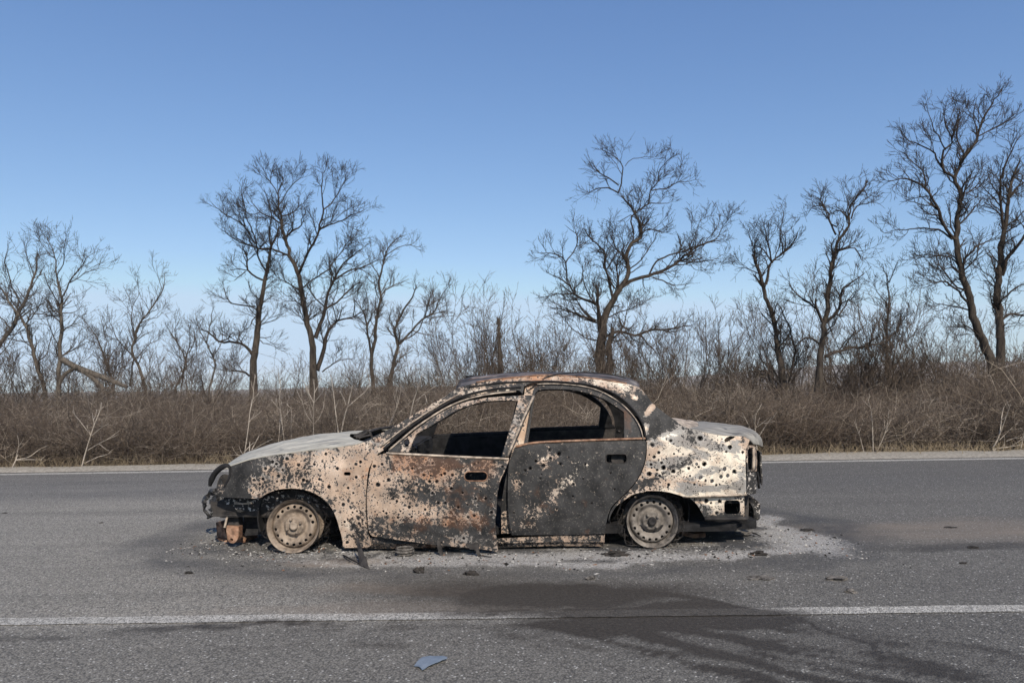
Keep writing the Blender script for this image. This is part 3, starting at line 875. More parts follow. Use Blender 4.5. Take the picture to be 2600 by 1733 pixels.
for h_, d_, of_ in ((h_front, front_door, lambda c: door_off(c) - .002), (h_rear, rear_door, .003)):
    side_ring = np.vstack([h_, h_[:2]])
    Pq = on_side(side_ring); oq = of_(side_ring) if callable(of_) else of_
    Pq = unproj(side_ring[:, 0], side_ring[:, 1], Pq[:, 1] + oq)
    tb = Tubes(); tb.add(Pq, np.full(len(Pq), .0042)); under(tb.build('handle_surround', MAT['rust'] if d_ is front_door else MAT['soot'], None, 4), d_)
    c_ = h_.mean(0); cup = c_ + (h_ - c_) * np.array([.62, .9]) + np.array([4, 0]); V2, T_ = triangulate(cup, [], 5)
    Pq = on_side(V2, .05); o_ = thicken('handle_cup', Pq, T_ if np.cross(Pq[T_[0, 1]] - Pq[T_[0, 0]], Pq[T_[0, 2]] - Pq[T_[0, 0]])[1] < 0 else T_[:, ::-1], .01, MAT['rust'] if d_ is front_door else MAT['soot'], None); under(o_, d_)
# door frames and sails
door_frame_o = outline([
    C2((590, 1015), (740, 905), (905, 775)),
    C2((905, 775), (1010, 695), (1100, 628), (1300, 508), (1500, 428), (1650, 392), (1800, 370), (2050, 352), (2335, 340)),
    C2((2335, 340), (2280, 470), (2200, 690), (2100, 910), (2012, 1072)),
    C2((2012, 1072), (1952, 1068)),
    C2((1952, 1068), (2030, 790), (2090, 600), (2145, 408)),
    C2((2145, 408), (1980, 404), (1800, 412), (1600, 452), (1400, 530), (1130, 690), (932, 800)),
    C2((932, 800), (880, 905), (842, 1022)),
    C2((842, 1022), (700, 1020), (590, 1015))], 5)
pf = panel('door_frame', door_frame_o, holes=[circle(*C2((812, 905))[0], 8, 14, 1.25)], off=lambda V: door_off(np.stack([V[:, 0], np.full(len(V), 1180.0)], -1)) * np.clip((V[:, 1] - 960) / 190, .55, 1) - .002,
    base=(.64, .12, .28, .1), step=5, thick=.022, mirror=False, blobs=[(1050, 1120, 40, 30, 0, (-.2, 0, .2, -.2)), (1300, 1060, 40, 90, 0, (-.1, .05, .0, .45)), (1220, 1010, 90, 20, 0, (-.15, .15, 0, .1))], parent=car, dents=.002)
pf.parent = front_door; pf.matrix_parent_inverse = Matrix.Identity(4)
# second channel of the bent rear upright of the front door frame
chan = outline([C2((2338, 345), (2352, 362), (2250, 560), (2130, 840), (2030, 1075)), C2((2030, 1075), (2012, 1078)), C2((2012, 1078), (2110, 830), (2220, 560), (2338, 345))], 5)
far_frame_o = outline([
    C2((470, 1040), (720, 850), (905, 715), (1100, 585), (1300, 465), (1500, 385), (1700, 345), (2150, 315)),
    C2((2150, 315), (2215, 345), (2100, 960)), C2((2100, 960), (2030, 970), (2150, 390)),
    C2((2150, 390), (1980, 392), (1800, 402), (1600, 440), (1400, 520), (1130, 680), (932, 790)),
    C2((932, 790), (840, 1015)), C2((840, 1015), (640, 1030), (470, 1040))], 8)
_n, ff = panel('door_frame', far_frame_o, off=.02, base=(.8, .1, .2, .2), step=9, thick=.02)
bpy.data.objects.remove(_n, do_unlink=True)
ff.parent = far_door; ff.matrix_parent_inverse = Matrix.Identity(4)

rear_frame_out = C3((595, 245), (640, 225), (800, 222), (1000, 228), (1200, 248), (1350, 290), (1500, 360), (1640, 455), (1760, 580), (1850, 720), (1895, 880))
rear_frame_in = C3((1668, 865), (1672, 700), (1668, 545), (1560, 468), (1400, 375), (1200, 308), (1000, 272), (760, 268), (640, 282), (605, 320), (570, 560), (520, 905))
rear_frame_o = outline([rear_frame_out, [rear_frame_out[-1], rear_frame_in[0]], rear_frame_in[:3], rear_frame_in[2:9], rear_frame_in[9:], [rear_frame_in[-1]] + C3((480, 915)), C3((480, 915), (545, 540), (595, 245))], 5)
ql = outline([C3((1690, 600), (1760, 690), (1800, 760), (1822, 858)), C3((1822, 858), (1684, 860)), C3((1684, 860), (1690, 600))], 4)
rf = panel('door_frame', rear_frame_o, off=.006, base=(.72, .22, .25, .05), step=5, thick=.022, dents=.002, blobs=[(1600, 1030, 30, 60, 0, (.15, .1, -.1, 0))])
for a, b in zip(rf, (rear_door, far_rear_door)):
    a.parent = b; a.matrix_parent_inverse = Matrix.Identity(4)

# door belts: rolled edge under the windows
def side_bar(name, pts, w, mat, parent, off=0.0, depth=.02, far=False, sides=4):
    c = catmull(pts, 12); P = on_side(c); 
    offv = off(c) if callable(off) else off
    P = unproj(c[:, 0], c[:, 1], P[:, 1] + offv)
    if far: P[:, 1] = 2 * YC - P[:, 1]
    tb = Tubes(); tb.add(P, np.full(len(P), w))
    V, Fc = tb.arrays(sides, True)
    o = link_mesh(name, V, Fc, MAT[mat], None, True)
    if parent.type == 'EMPTY': keep_world(o, parent)
    else: under(o, parent)
    return o
side_bar('window_belt', A((1480, 684), (1640, 692), (2000, 710), (2330, 724)), .009, 'frame', front_door, lambda c: door_off(c) - .003)
side_bar('window_belt', B((300, 640), (440, 611), (800, 595), (1200, 582)), .009, 'rust', rear_door, .0)
side_bar('window_belt', B((300, 640), (440, 611), (800, 595), (1200, 582)), .012, 'black', far_rear_door, .0, far=True)
side_bar('window_belt', C2((840, 1012), (1400, 985), (2100, 955)), .012, 'black', far_door, .0, far=True)
side_bar('window_channel', C2((2330, 352), (2230, 570), (2115, 840), (2018, 1074)), .010, 'frame', front_door, lambda c: door_off(np.stack([c[:, 0], np.full(len(c), 1180.0)], -1)) * .9 - .012)

# inner skins of the doors
def inner_skin(door, lo, off, far=False, mat='black', parent=None):
    o2 = outline(lo, 16); cen = o2.mean(0); o2 = cen + (o2 - cen) * .955
    V2, Fc = triangulate(o2, [], 26)
    P = on_side(V2, off)
    P[:, 1] += fbm(P, 9, 3, 1) * .012
    if far: P[:, 1] = 2 * YC - P[:, 1]
    n = np.cross(P[Fc[:, 1]] - P[Fc[:, 0]], P[Fc[:, 2]] - P[Fc[:, 0]])
    if (n[:, 1].sum() > 0) != far: Fc = Fc[:, ::-1]
    o = thicken('inner_panel', P, Fc, .006, MAT[mat], None)
    under(o, door)
inner_skin(front_door, door_lo, .045)
inner_skin(rear_door, rdoor_lo, .085)
inner_skin(far_rear_door, rdoor_lo, .085, True, 'soot')  # lighter tone than the other skins, standing in for sunlight on this panel
inner_skin(far_door, far_lo, .075, True)

# body side: pillar + cant rail
side_o = outline([
    C2((385, 862), (520, 790), (660, 715), (850, 600), (1050, 480), (1250, 370), (1400, 268), (1640, 196), (1900, 155), (2260, 122)) + C3((700, 108), (900, 112), (1200, 135), (1300, 150)),
    C3((1300, 150), (1302, 238)),
    C3((1302, 238), (1100, 208), (800, 190), (560, 196)) + C2((2270, 205), (2215, 235)),
    C2((2215, 235), (2195, 320), (2165, 292), (2100, 283), (1900, 298), (1700, 330), (1500, 372), (1300, 450), (1000, 640), (720, 850), (580, 965), (470, 1042)),
    C2((470, 1042), (500, 985), (385, 862))], 6)
panel('side_frame', side_o, off=.0, base=(.66, .22, .24, .12), step=6, thick=.035, dents=.003,
      blobs=[(1100, 1030, 60, 14, -.6, (-.22, 0, .3, 0)), (1230, 992, 90, 8, -.1, (-.25, 0, .5, 0)), (1260, 962, 150, 7, -.05, (-.2, .5, 0, 0)), (1420, 962, 120, 10, 0, (-.3, .4, .3, 0)), (970, 1140, 30, 25, -.6, (-.3, .05, .1, .3))])
for pts, w, mt, of in (
    (C2((600, 1000), (720, 898), (905, 742), (1100, 606), (1300, 486), (1500, 402), (1700, 350), (1900, 318), (2120, 298)), .0075, 'frame', -.006),
    (C2((540, 985), (720, 828), (905, 688), (1100, 560), (1300, 440), (1500, 352), (1700, 300), (1900, 268), (2180, 250)), .010, 'black', -.004),
    (C2((500, 960), (700, 795), (905, 650), (1100, 522), (1300, 405), (1440, 330)), .006, 'frame', -.006),
    (C2((1560, 245), (1700, 228), (1900, 200), (2260, 180)) + C3((560, 182), (800, 178), (1100, 200), (1300, 230), (1500, 300), (1650, 392), (1780, 514), (1885, 675), (1936, 880)), .0075, 'black', -.004),
    (C2((1640, 190), (1900, 150), (2260, 116)) + C3((700, 104), (900, 108), (1200, 130), (1500, 168), (1700, 203)), .006, 'rust', -.003),
    (C3((630, 212), (800, 205), (1000, 216), (1200, 240), (1360, 285), (1510, 358), (1650, 455), (1770, 580), (1858, 720), (1900, 870)), .0042, 'frame', -.010)):
    side_bar('drip_rail' if mt == 'black' else 'pillar_seam', pts, w, mt, car, of)
bp_o = outline([C3((492, 218), (548, 204), (602, 206)), C3((602, 206), (592, 330), (555, 600), (512, 930)), C3((512, 930), (480, 1200)) + B((262, 1240)), B((262, 1240), (200, 1240)), B((200, 1240), (205, 1000)) + C3((330, 1000), (430, 600), (492, 218))], 6)
panel('centre_pillar', bp_o, off=.045, base=(.34, .15, .25, .15), step=7, thick=.05, dents=.003, blobs=[(1325, 1110, 18, 40, 0, (-.3, .1, .2, -.2)), (1290, 1100, 20, 60, 0, (-.1, 0, 0, .6)), (1285, 1230, 40, 80, 0, (.5, 0, 0, 0))])

# quarter panel with rear pillar
quarter_o = outline([
    C3((1303, 150), (1500, 172), (1700, 205), (1850, 250)),
    C3((1850, 250), (1920, 320), (2000, 425), (2100, 515), (2200, 590), (2300, 655)) + C4((350, 128), (420, 180), (500, 217)),
    C4((500, 217), (700, 265), (900, 302), (1050, 306), (1150, 316), (1215, 352)),
    C4((1215, 352), (1200, 400), (1178, 450)),
    C4((1178, 450), (1165, 560), (1168, 700)), C4((1168, 700), (1172, 850), (1174, 988)),
    C4((1174, 988), (900, 1000), (600, 1010), (430, 1010)),
    C4((430, 1010), (350, 985), (250, 960), (130, 948), (0, 948)) + B((1200, 950), (1120, 968), (1055, 1008), (1000, 1050), (962, 1110), (945, 1160)),
    B((945, 1160), (950, 1110), (972, 1062), (1026, 1004), (1096, 936), (1154, 858), (1194, 768), (1209, 690), (1211, 600)),
    C3((1938, 905), (1930, 870), (1880, 682), (1780, 524), (1650, 404), (1500, 312), (1303, 240))], 6)
tear = np.array(C4((915, 352), (945, 322), (990, 305), (1050, 302 + 8), (1030, 330), (1000, 345), (960, 372), (930, 380)))
panel('quarter_panel', quarter_o, holes=[tear], bullets=bul_Q + rnd_bul(14, 1640, 1780, 1140, 1260, 1.2, 2.4), base=(.21, .0, .70, .13), step=6, dents=.0095,
      blobs=[(1640, 1035, 55, 75, .5, (.75, .1, -.6, .5)), (1575, 1245, 40, 26, -.6, (.35, .15, -.3, .2)), (1552, 1300, 22, 40, 0, (.7, .1, -.3, 0)), (1650, 1230, 120, 20, -.1, (.1, .1, -.35, .1)), (1760, 1120, 90, 14, .1, (.22, .05, -.2, .6)), (1670, 1085, 45, 34, 0, (.38, 0, -.4, .9)), (1560, 1000, 60, 22, .6, (.4, .4, -.3, 0)), (1700, 1104, 34, 9, -.25, (-.75, 0, .7, -.9)), (1650, 1040, 8, 20, .7, (-1.6, 0, .5, -1)),
             (1612, 1010, 9, 6, .5, (-1.2, 0, .5, -.5)), (1640, 1085, 10, 14, .2, (-1.0, 0, .5, -.8)), (1735, 1092, 70, 22, .25, (.25, 0, -.2, .8)), (1715, 1170, 95, 15, -.22, (.2, 0, -.1, .75)), (1690, 1200, 70, 12, -.45, (.36, 0, 0, .4)), (1640, 1215, 30, 50, 0, (.16, .12, -.3, 0)),
             (1752, 1235, 34, 16, 0, (.12, 0, -.4, .8)), (1815, 1240, 70, 8, -.1, (.1, 0, 0, .75)), (1800, 1196, 60, 12, -.2, (0, 0, .1, .55)), (1885, 1230, 16, 40, 0, (.1, 0, 0, .8)), (1860, 1150, 30, 22, 0, (0, 0, .1, .5)), (1880, 1120, 28, 12, -.4, (.1, .2, -.4, .1)), (1640, 1160, 40, 40, 0, (.1, .05, -.2, 0)),
             (1900, 1130, 16, 30, 0, (.15, 0, -.5, .0))])
# rear flank below the lost bumper
val_o = outline([C4((500, 1018), (800, 1012), (1150, 1000)), C4((1150, 1000), (1156, 1290)), C4((1156, 1290), (900, 1292), (700, 1290)), C4((700, 1290), (675, 1240), (600, 1110), (500, 1018))], 5)
val_h = rrect(*C4((918, 1056))[0], *C4((1104, 1220))[0], 9)
panel('rear_valance', val_o, holes=[val_h], bullets=cv(C4, [(865, 1072, 18), (705, 1065, 18), (575, 1085, 15), (830, 1205, 14), (760, 1090, 10)], .2), off=.035, base=(.33, .08, .62, .22), step=5,
      blobs=[(1790, 1290, 50, 10, .3, (.2, 0, -.2, .6)), (1815, 1312, 80, 8, 0, (.6, 0, 0, 0)), (1770, 1310, 40, 8, .4, (.4, 0, 0, 0))], dents=.012)
side_bar('valance_flange', C4((690, 1272), (900, 1276), (1175, 1272)), .016, 'soot', car, .02)
side_bar('body_seam', C4((430, 1012), (600, 1013), (900, 1004), (1176, 990)), .010, 'frame', car, .004)

# sills
sill_o = outline([A((1185, 1272), (1390, 1272), (1700, 1278), (2240, 1276)) + B((600, 1254), (918, 1250)), B((918, 1250), (916, 1300)), B((916, 1300), (600, 1300), (180, 1308)) + A((1700, 1312), (1186, 1318)), A((1186, 1318), (1185, 1272))], 7)
panel('sill', sill_o, off=.018, base=(.52, .22, .26, .1), step=7, blobs=[(1090, 1370, 110, 30, 0, (.5, .1, 0, 0)), (1580, 1368, 50, 12, 0, (-.1, .0, -.1, .7))])
sill_lo = outline([B((180, 1308), (600, 1300), (916, 1300)), B((916, 1300), (905, 1330)), B((905, 1330), (560, 1328), (180, 1338)) + A((1700, 1342), (1186, 1344)), A((1186, 1344), (1186, 1318), (1700, 1312), (2240, 1308))], 7)
panel('sill_flange', sill_lo, off=lambda V: .03 + .0014 * (V[:, 1] - 1375), base=(.5, .35, .2, .1), step=8, mat='paint')

# ---- lofted skins between the two flanks: hood, roof, boot lid
def loft(name, E_px, C_px, mat, e_off=0.0, ns=21, nt=48, thick=.006, amp=.004, power=2.0, c_dz=0.0, E_pts=None, crease=None):
    Ec = catmull(E_px, 4) if E_pts is None else None
    E = on_side(Ec) if E_pts is None else E_pts
    E[:, 1] += e_off
    Cc = catmull(C_px, 4); C = unproj(Cc[:, 0], Cc[:, 1], np.full(len(Cc), YC)); C[:, 2] += c_dz
    def res(P, n):
        L = np.concatenate([[0], np.cumsum(np.linalg.norm(np.diff(P, axis=0), axis=1))])
        t = np.linspace(0, L[-1], n); return np.stack([np.interp(t, L, P[:, i]) for i in range(3)], -1)
    E, C = res(E, nt), res(C, nt)
    s = np.linspace(-1, 1, ns)
    w = np.abs(s)**power
    P = np.empty((nt, ns, 3))
    P[:, :, 0] = C[:, None, 0] + (E[:, None, 0] - C[:, None, 0]) * (s**2)[None]
    P[:, :, 2] = C[:, None, 2] + (E[:, None, 2] - C[:, None, 2]) * w[None]
    P[:, :, 1] = YC + (YC - E[:, None, 1]) * s[None]
    Pf = P.reshape(-1, 3)
    edge = (1 - np.repeat((np.abs(s)**8)[None], nt, 0)).ravel()
    Pf[:, 2] += fbm(Pf * np.array([1, 1.5, 0]), 3.2, 3, 5) * amp * edge * 2
    i = (np.arange(nt - 1)[:, None] * ns + np.arange(ns - 1)[None]).ravel()
    q = np.stack([i, i + 1, i + ns + 1, i + ns], -1)
    T = np.vstack([q[:, [0, 1, 2]], q[:, [0, 2, 3]]])
    n = np.cross(Pf[T[:, 1]] - Pf[T[:, 0]], Pf[T[:, 2]] - Pf[T[:, 0]])
    if n[:, 2].sum() < 0: T = T[:, ::-1]
    return keep_world(thicken(name, Pf, T, thick, MAT[mat], None), car)
hood_c = C5((150, 1026), (190, 1000), (270, 945), (400, 866), (560, 806), (800, 745), (1000, 706), (1300, 668), (1500, 668))
loft('hood', C5((185, 1014), (400, 945), (650, 900), (900, 865), (1150, 835), (1400, 805), (1550, 780), (1610, 758)), hood_c, 'hood', .004, amp=.006, power=2.2, ns=31, nt=70)
loft('roof', C2((1405, 262), (1640, 194), (1900, 152), (2260, 119)) + C3((700, 106), (900, 110), (1200, 132), (1500, 170), (1700, 204), (1850, 248)),
     C2((1500, 140), (1600, 112), (1760, 98), (2040, 68), (2350, 60)) + C3((850, 60), (1250, 66), (1550, 98), (1700, 132), (1790, 175)), 'roof', .010, amp=.005, c_dz=-.006, power=2.2, ns=31, nt=60)
loft('boot_lid', C4((505, 212), (700, 260), (900, 297), (1050, 301), (1150, 311), (1212, 347), (1262, 400)),
     C4((560, 150), (690, 148), (800, 152), (1000, 175), (1150, 200), (1240, 250), (1290, 320), (1300, 400)), 'lid', .002, amp=.006, power=2.4, ns=31, nt=40)
loft('parcel_shelf', C3((2200, 600), (2290, 665)) + C4((420, 185), (500, 222)), C4((330, 112), (430, 97), (520, 108), (610, 138)), 'frame', .03, amp=.010, ns=31, nt=24, c_dz=-.02)

# ---- wrap-round ends
def x_end(y, z, rear):
    """x of the body end at lateral distance from the centre plane"""
    g = float(np.interp(z, ZG, GG)); w = abs(y - YC) / g
    if rear: return float(np.interp(-w, -HW[10:], HX[10:]))
    return float(np.interp(w, HW[:10], HX[:10]))
def end_panel(name, zs, ys, rear, mat, off=0.0, thick=.012, amp=.006):
    P = np.array([[x_end(y, z, rear) + off, y, z] for z in zs for y in ys])
    P[:, 0] += fbm(P, 6, 3, 2) * amp
    ny, nz = len(ys), len(zs)
    i = (np.arange(nz - 1)[:, None] * ny + np.arange(ny - 1)[None]).ravel()
    q = np.stack([i, i + 1, i + ny + 1, i + ny], -1); T = np.vstack([q[:, [0, 1, 2]], q[:, [0, 2, 3]]])
    n = np.cross(P[T[:, 1]] - P[T[:, 0]], P[T[:, 2]] - P[T[:, 0]])
    if (n[:, 0].sum() < 0) == rear: T = T[:, ::-1]
    return keep_world(thicken(name, P, T, thick, MAT[mat], None), car)
yy_ = np.linspace(YC - .40, YC + .40, 17)
end_panel('rear_panel', np.linspace(.38, .62, 9), yy_, True, 'speck', -.01)
tb = Tubes(); yf = np.linspace(YC - .62, YC + .62, 15); tb.add(np.stack([-2.28 + .28 * ((yf - YC) / .62)**2, yf, np.full(15, .375)], -1), np.full(15, .022)); keep_world(tb.build('front_panel', MAT['soot'], None, 6), car)

# tail lamp openings: black box with a rim and a standing divider
lamp_o = outline([C4((1180, 446), (1225, 415), (1285, 428)), C4((1285, 428), (1302, 560), (1300, 716)), C4((1300, 716), (1188, 722)), C4((1188, 722), (1178, 600), (1180, 446))], 4)
lamp_i = outline([C4((1196, 462), (1230, 440), (1268, 446)), C4((1268, 446), (1282, 560), (1280, 700)), C4((1280, 700), (1202, 704)), C4((1202, 704), (1194, 600), (1196, 462))], 4)
tl = panel('tail_lamp_opening', lamp_o, holes=[lamp_i], off=.0, base=(.55, .05, .4, .2), step=4, thick=.03, dents=.002)
for tl_, far in zip(tl, (False, True)):
    V2, Fc = triangulate(lamp_i, [], 8); P = on_side(V2); P[:, 0] -= .07; P[:, 1] += .05
    if far: P[:, 1] = 2 * YC - P[:, 1]
    o = link_mesh('lamp_housing', P, Fc, MAT['black'], None); under(o, tl_)
    c = np.array(C4((1256, 440), (1262, 560), (1258, 712))); P = on_side(catmull(c, 6), .02)
    if far: P[:, 1] = 2 * YC - P[:, 1]
    tb = Tubes(); tb.add(P, np.full(len(P), .013)); V, Fc = tb.arrays(4, True); under(link_mesh('divider', V, Fc, MAT['frame'], None), tl_)
low_o = outline([C4((1184, 728), (1292, 728)), C4((1292, 728), (1300, 850), (1288, 984)), C4((1288, 984), (1184, 990)), C4((1184, 990), (1184, 728))], 4)
panel('rear_corner', low_o, off=.004, base=(.5, 0, .3, .2), step=5, mat='speck', dents=.008)
side_bar('rear_trim_strip', C4((1302, 728), (1318, 800), (1320, 880), (1326, 915)), .010, 'black', car, .02)

# headlamp opening: black hoop on the front corner
def hoop(far):
    c = catmull(C0((128, 678), (140, 630), (165, 575), (205, 525), (260, 485), (305, 474), (326, 492), (330, 545), (320, 600), (295, 645), (275, 688)), 5)
    P = on_side(c, .0)
    if far: P[:, 1] = 2 * YC - P[:, 1]
    tb = Tubes(); n = len(P); r = np.interp(np.linspace(0, 1, n), [0, .15, .45, .6, 1], [.012, .022, .020, .010, .009]); tb.add(P, r)
    V, Fc = tb.arrays(6); o = keep_world(link_mesh('headlamp_hoop', V, Fc, MAT['black'], None), car)
    bx = outline([C0((205, 640), (235, 580), (275, 560), (318, 580)), C0((318, 580), (300, 660), (240, 740), (190, 770)), C0((190, 770), (205, 640))], 6)
    V2, Fc = triangulate(bx, [], 8); P = on_side(V2, .05); P[:, 1] += fbm(P, 14, 3) * .02
    if far: P[:, 1] = 2 * YC - P[:, 1]
    n = np.cross(P[Fc[:, 1]] - P[Fc[:, 0]], P[Fc[:, 2]] - P[Fc[:, 0]])
    if (n[:, 1].sum() > 0) != far: Fc = Fc[:, ::-1]
    under(thicken('lamp_pocket', P, Fc, .02, MAT['soot'], None), o)
hoop(False); hoop(True)

def slab(name, pts, Y, depth, mat, rough=.0, step=8, holes=(), parent=car):
    """a traced plate standing at its own distance with real depth"""
    V2, Fc = triangulate(np.asarray(pts, float), [np.asarray(h, float) for h in holes], step)
    P = unproj(V2[:, 0], V2[:, 1], np.full(len(V2), Y))
    if rough: P[:, 1] += fbm(P, 12, 3, Y) * rough
    n = np.cross(P[Fc[:, 1]] - P[Fc[:, 0]], P[Fc[:, 2]] - P[Fc[:, 0]])
    if n[:, 1].sum() > 0: Fc = Fc[:, ::-1]
    o = thicken(name, P, Fc, depth, MAT[mat], None, None, (-.02 * np.sign(P[:, 0].mean()) * depth / .1, depth, 0))
    return keep_world(o, parent) if parent is not None else o

# nose remains
slab('inner_wing', outline([C0((268, 792), (600, 806), (650, 795), (720, 760), (800, 735)), C0((800, 735), (1000, 726), (1180, 790), (1300, 900)), C0((1300, 900), (1010, 880), (720, 915), (560, 930), (400, 938)), C0((400, 938), (360, 870), (280, 850), (268, 792))], 8), 5.42, .02, 'speck', .03)
slab('rail_end_cap', outline([C0((370, 832), (460, 848), (535, 835)), C0((535, 835), (538, 858), (450, 862), (370, 860)), C0((370, 860), (370, 832))], 5), 5.40, .012, 'frame', .02)
slab('radiator_support', outline([C0((285, 800), (420, 812)), C0((420, 812), (412, 1000), (414, 1078)), C0((414, 1078), (285, 1078)), C0((285, 1078), (295, 940), (285, 800))], 8), 5.52, .06, 'soot', .02)
slab('tow_bracket', outline([C0((282, 1072), (415, 1082)), C0((415, 1082), (412, 1190), (380, 1240), (345, 1248), (318, 1235), (300, 1190), (282, 1072))], 5), 5.49, .05, 'rust', .01, 5, [circle(*C0((346, 1212))[0], 4.2, 12)])
slab('corner_bracket', outline([C0((186, 1042), (238, 1038), (272, 1110)), C0((272, 1110), (300, 1200), (262, 1205), (192, 1182)), C0((192, 1182), (186, 1042))], 6), 5.72, .08, 'rust', .02)
slab('skid_plate', outline([C0((400, 1185), (440, 1215), (470, 1240)), C0((470, 1240), (395, 1240)), C0((395, 1240), (400, 1185))], 5), 5.62, .2, 'rust', .0)
slab('lower_tray', outline([C0((190, 1190), (300, 1215), (300, 1245)), C0((300, 1245), (190, 1205)), C0((190, 1205), (190, 1190))], 6), 5.70, .5, 'rust', .01)
def chunk(name, pts, Y, depth, mat, amp=.02, step=6):
    return slab(name, outline([list(pts) + [pts[0]]], step), Y, depth, mat, amp, step)
def torn(name, px, Y0, radii, mat, amp, far_run=0.0, sides=9):
    """crumpled burnt plastic: a noisy fat strand, optionally running across the car"""
    c = catmull(px, 3); n = len(c)
    P = unproj(c[:, 0], c[:, 1], np.full(n, Y0)); P[:, 1] += np.linspace(0, far_run, n)
    tb = Tubes(); tb.add(P, np.interp(np.linspace(0, 1, n), np.linspace(0, 1, len(radii)), radii)); V, Fc = tb.arrays(sides)
    V = V + np.stack([fbm(V, 22, 4, k * 3.3 + Y0) for k in range(3)], -1) * amp
    return keep_world(link_mesh(name, V, Fc, MAT[mat], None, False), car)
MAT['gloss'] = simple('melted_black_plastic', (.010, .010, .011), (.035, .034, .035), 20, .38, .8, 5, 0, .6)
torn('bumper_remnant', C0((120, 745), (170, 740), (205, 775), (190, 810)), 5.88, [.012, .022, .026, .018], 'gloss', .03)
torn('bumper_remnant', C0((105, 770), (80, 815), (75, 880), (95, 935), (130, 975), (150, 945)), 5.88, [.012, .013, .011, .010, .013, .006], 'gloss', .022)
torn('bumper_remnant', C0((150, 800), (140, 860), (165, 915), (215, 935), (240, 900)), 5.90, [.02, .022, .024, .018, .010], 'gloss', .035)
torn('bumper_remnant', C0((200, 790), (240, 830), (250, 890), (270, 960)), 5.80, [.03, .034, .03, .015], 'gloss', .035)
bx0 = unproj(*C0((165, 860))[0], 5.9)[0]
tb = Tubes(); yb = np.linspace(5.75, 6.55, 14); tb.add(np.stack([bx0[0] + .10 + .25 * ((yb - YC) / .6)**2, yb, np.full(14, bx0[2])], -1), np.full(14, .045))
V, Fc = tb.arrays(8); V = V + np.stack([fbm(V, 9, 3, k) for k in range(3)], -1) * .02
keep_world(link_mesh('bumper_beam', V, Fc, MAT['soot'], None, False), car)
tb = Tubes()
P = unproj(*np.array(catmull(C0((298, 900), (305, 960), (290, 1030), (276, 1090)), 5)).T, np.full(len(catmull(C0((298, 900), (305, 960), (290, 1030), (276, 1090)), 5)), 5.47)); tb.add(P, np.full(len(P), .009))
keep_world(tb.build('hanging_cable', MAT['frame'], None, 5), car)
# rear remains
chunk('bumper_bracket', C4((1205, 990), (1245, 1015), (1300, 1060), (1338, 1120), (1340, 1190), (1322, 1270), (1262, 1290), (1258, 1180), (1230, 1100)), 5.70, .62, 'speck', .04, 5)
slab('rear_post', outline([C4((1150, 1000), (1205, 1002)), C4((1205, 1002), (1200, 1340), (1190, 1362), (1165, 1330)), C4((1165, 1330), (1150, 1000))], 6), 5.50, .10, 'soot', .012)
slab('exhaust_box', outline([C4((700, 1300), (1095, 1300)), C4((1095, 1300), (1090, 1345), (1005, 1380), (800, 1390), (700, 1380)), C4((700, 1380), (700, 1300))], 8), 5.68, .35, 'black', .02)
slab('hanger_bracket', outline([C4((735, 1298), (778, 1298)), C4((778, 1298), (776, 1385), (735, 1385)), C4((735, 1385), (735, 1298))], 5), 5.42, .012, 'frame', .006)
slab('torn_flap', outline([C4((1098, 1315), (1150, 1312), (1185, 1365)), C4((1185, 1365), (1120, 1388), (1000, 1378)), C4((1000, 1378), (1095, 1362), (1098, 1315))], 5), 5.52, .03, 'frame', .012)
slab('rusty_axle', outline([C4((405, 1400), (450, 1405), (530, 1450), (700, 1440)), C4((700, 1440), (695, 1500), (560, 1500), (440, 1470)), C4((440, 1470), (405, 1400))], 6), 5.60, .10, 'rust', .015)

# ---- inside and underneath
def box(name, x0, x1, y0, y1, z0, z1, mat, amp=.012, n=(14, 8, 6)):
    import bmesh
    bm = bmesh.new(); bmesh.ops.create_cube(bm, size=1)
    bmesh.ops.bevel(bm, geom=bm.edges[:], offset=.06, segments=2, affect='EDGES')
    bmesh.ops.subdivide_edges(bm, edges=bm.edges[:], cuts=5, use_grid_fill=True)
    V = np.array([v.co[:] for v in bm.verts]); Fc = [tuple(v.index for v in f.verts) for f in bm.faces]; bm.free()
    P = np.stack([x0 + (V[:, 0] + .5) * (x1 - x0), y0 + (V[:, 1] + .5) * (y1 - y0), z0 + (V[:, 2] + .5) * (z1 - z0)], -1)
    for k in range(3): P[:, k] += fbm(P + k * 3, 7, 3, k) * amp
    return loose(name, P, Fc, mat, car, False)
box('floor_pan', -1.12, 1.75, YC - .70, YC + .70, .10, .16, 'black')
box('firewall', -1.14, -1.08, YC - .68, YC + .68, .15, .76, 'black')
box('dashboard_frame', -1.0, -.72, YC - .62, YC + .62, .60, .72, 'black', .03)
box('rear_bulkhead', .98, 1.04, YC - .66, YC + .66, .15, .72, 'black', .02)
box('boot_floor', 1.0, 1.78, YC - .52, YC + .52, .26, .30, 'black', .02)
box('engine_block', -2.0, -1.35, YC - .30, YC + .35, .18, .62, 'soot', .05)
box('gearbox', -1.85, -1.5, YC - .52, YC - .28, .14, .40, 'soot', .05)
box('cross_member', -2.12, -2.00, YC - .46, YC + .46, .20, .34, 'black', .02)
box('underbody_shade_block', -2.05, -1.30, YC - .44, YC + .44, .07, .22, 'black', .03)  # black undercarriage block added to make the darkness beneath the engine
box('lower_rail', -2.20, -1.2, YC - .58, YC - .50, .22, .36, 'soot', .02)
box('lower_rail', -2.20, -1.2, YC + .50, YC + .58, .22, .36, 'soot', .02)
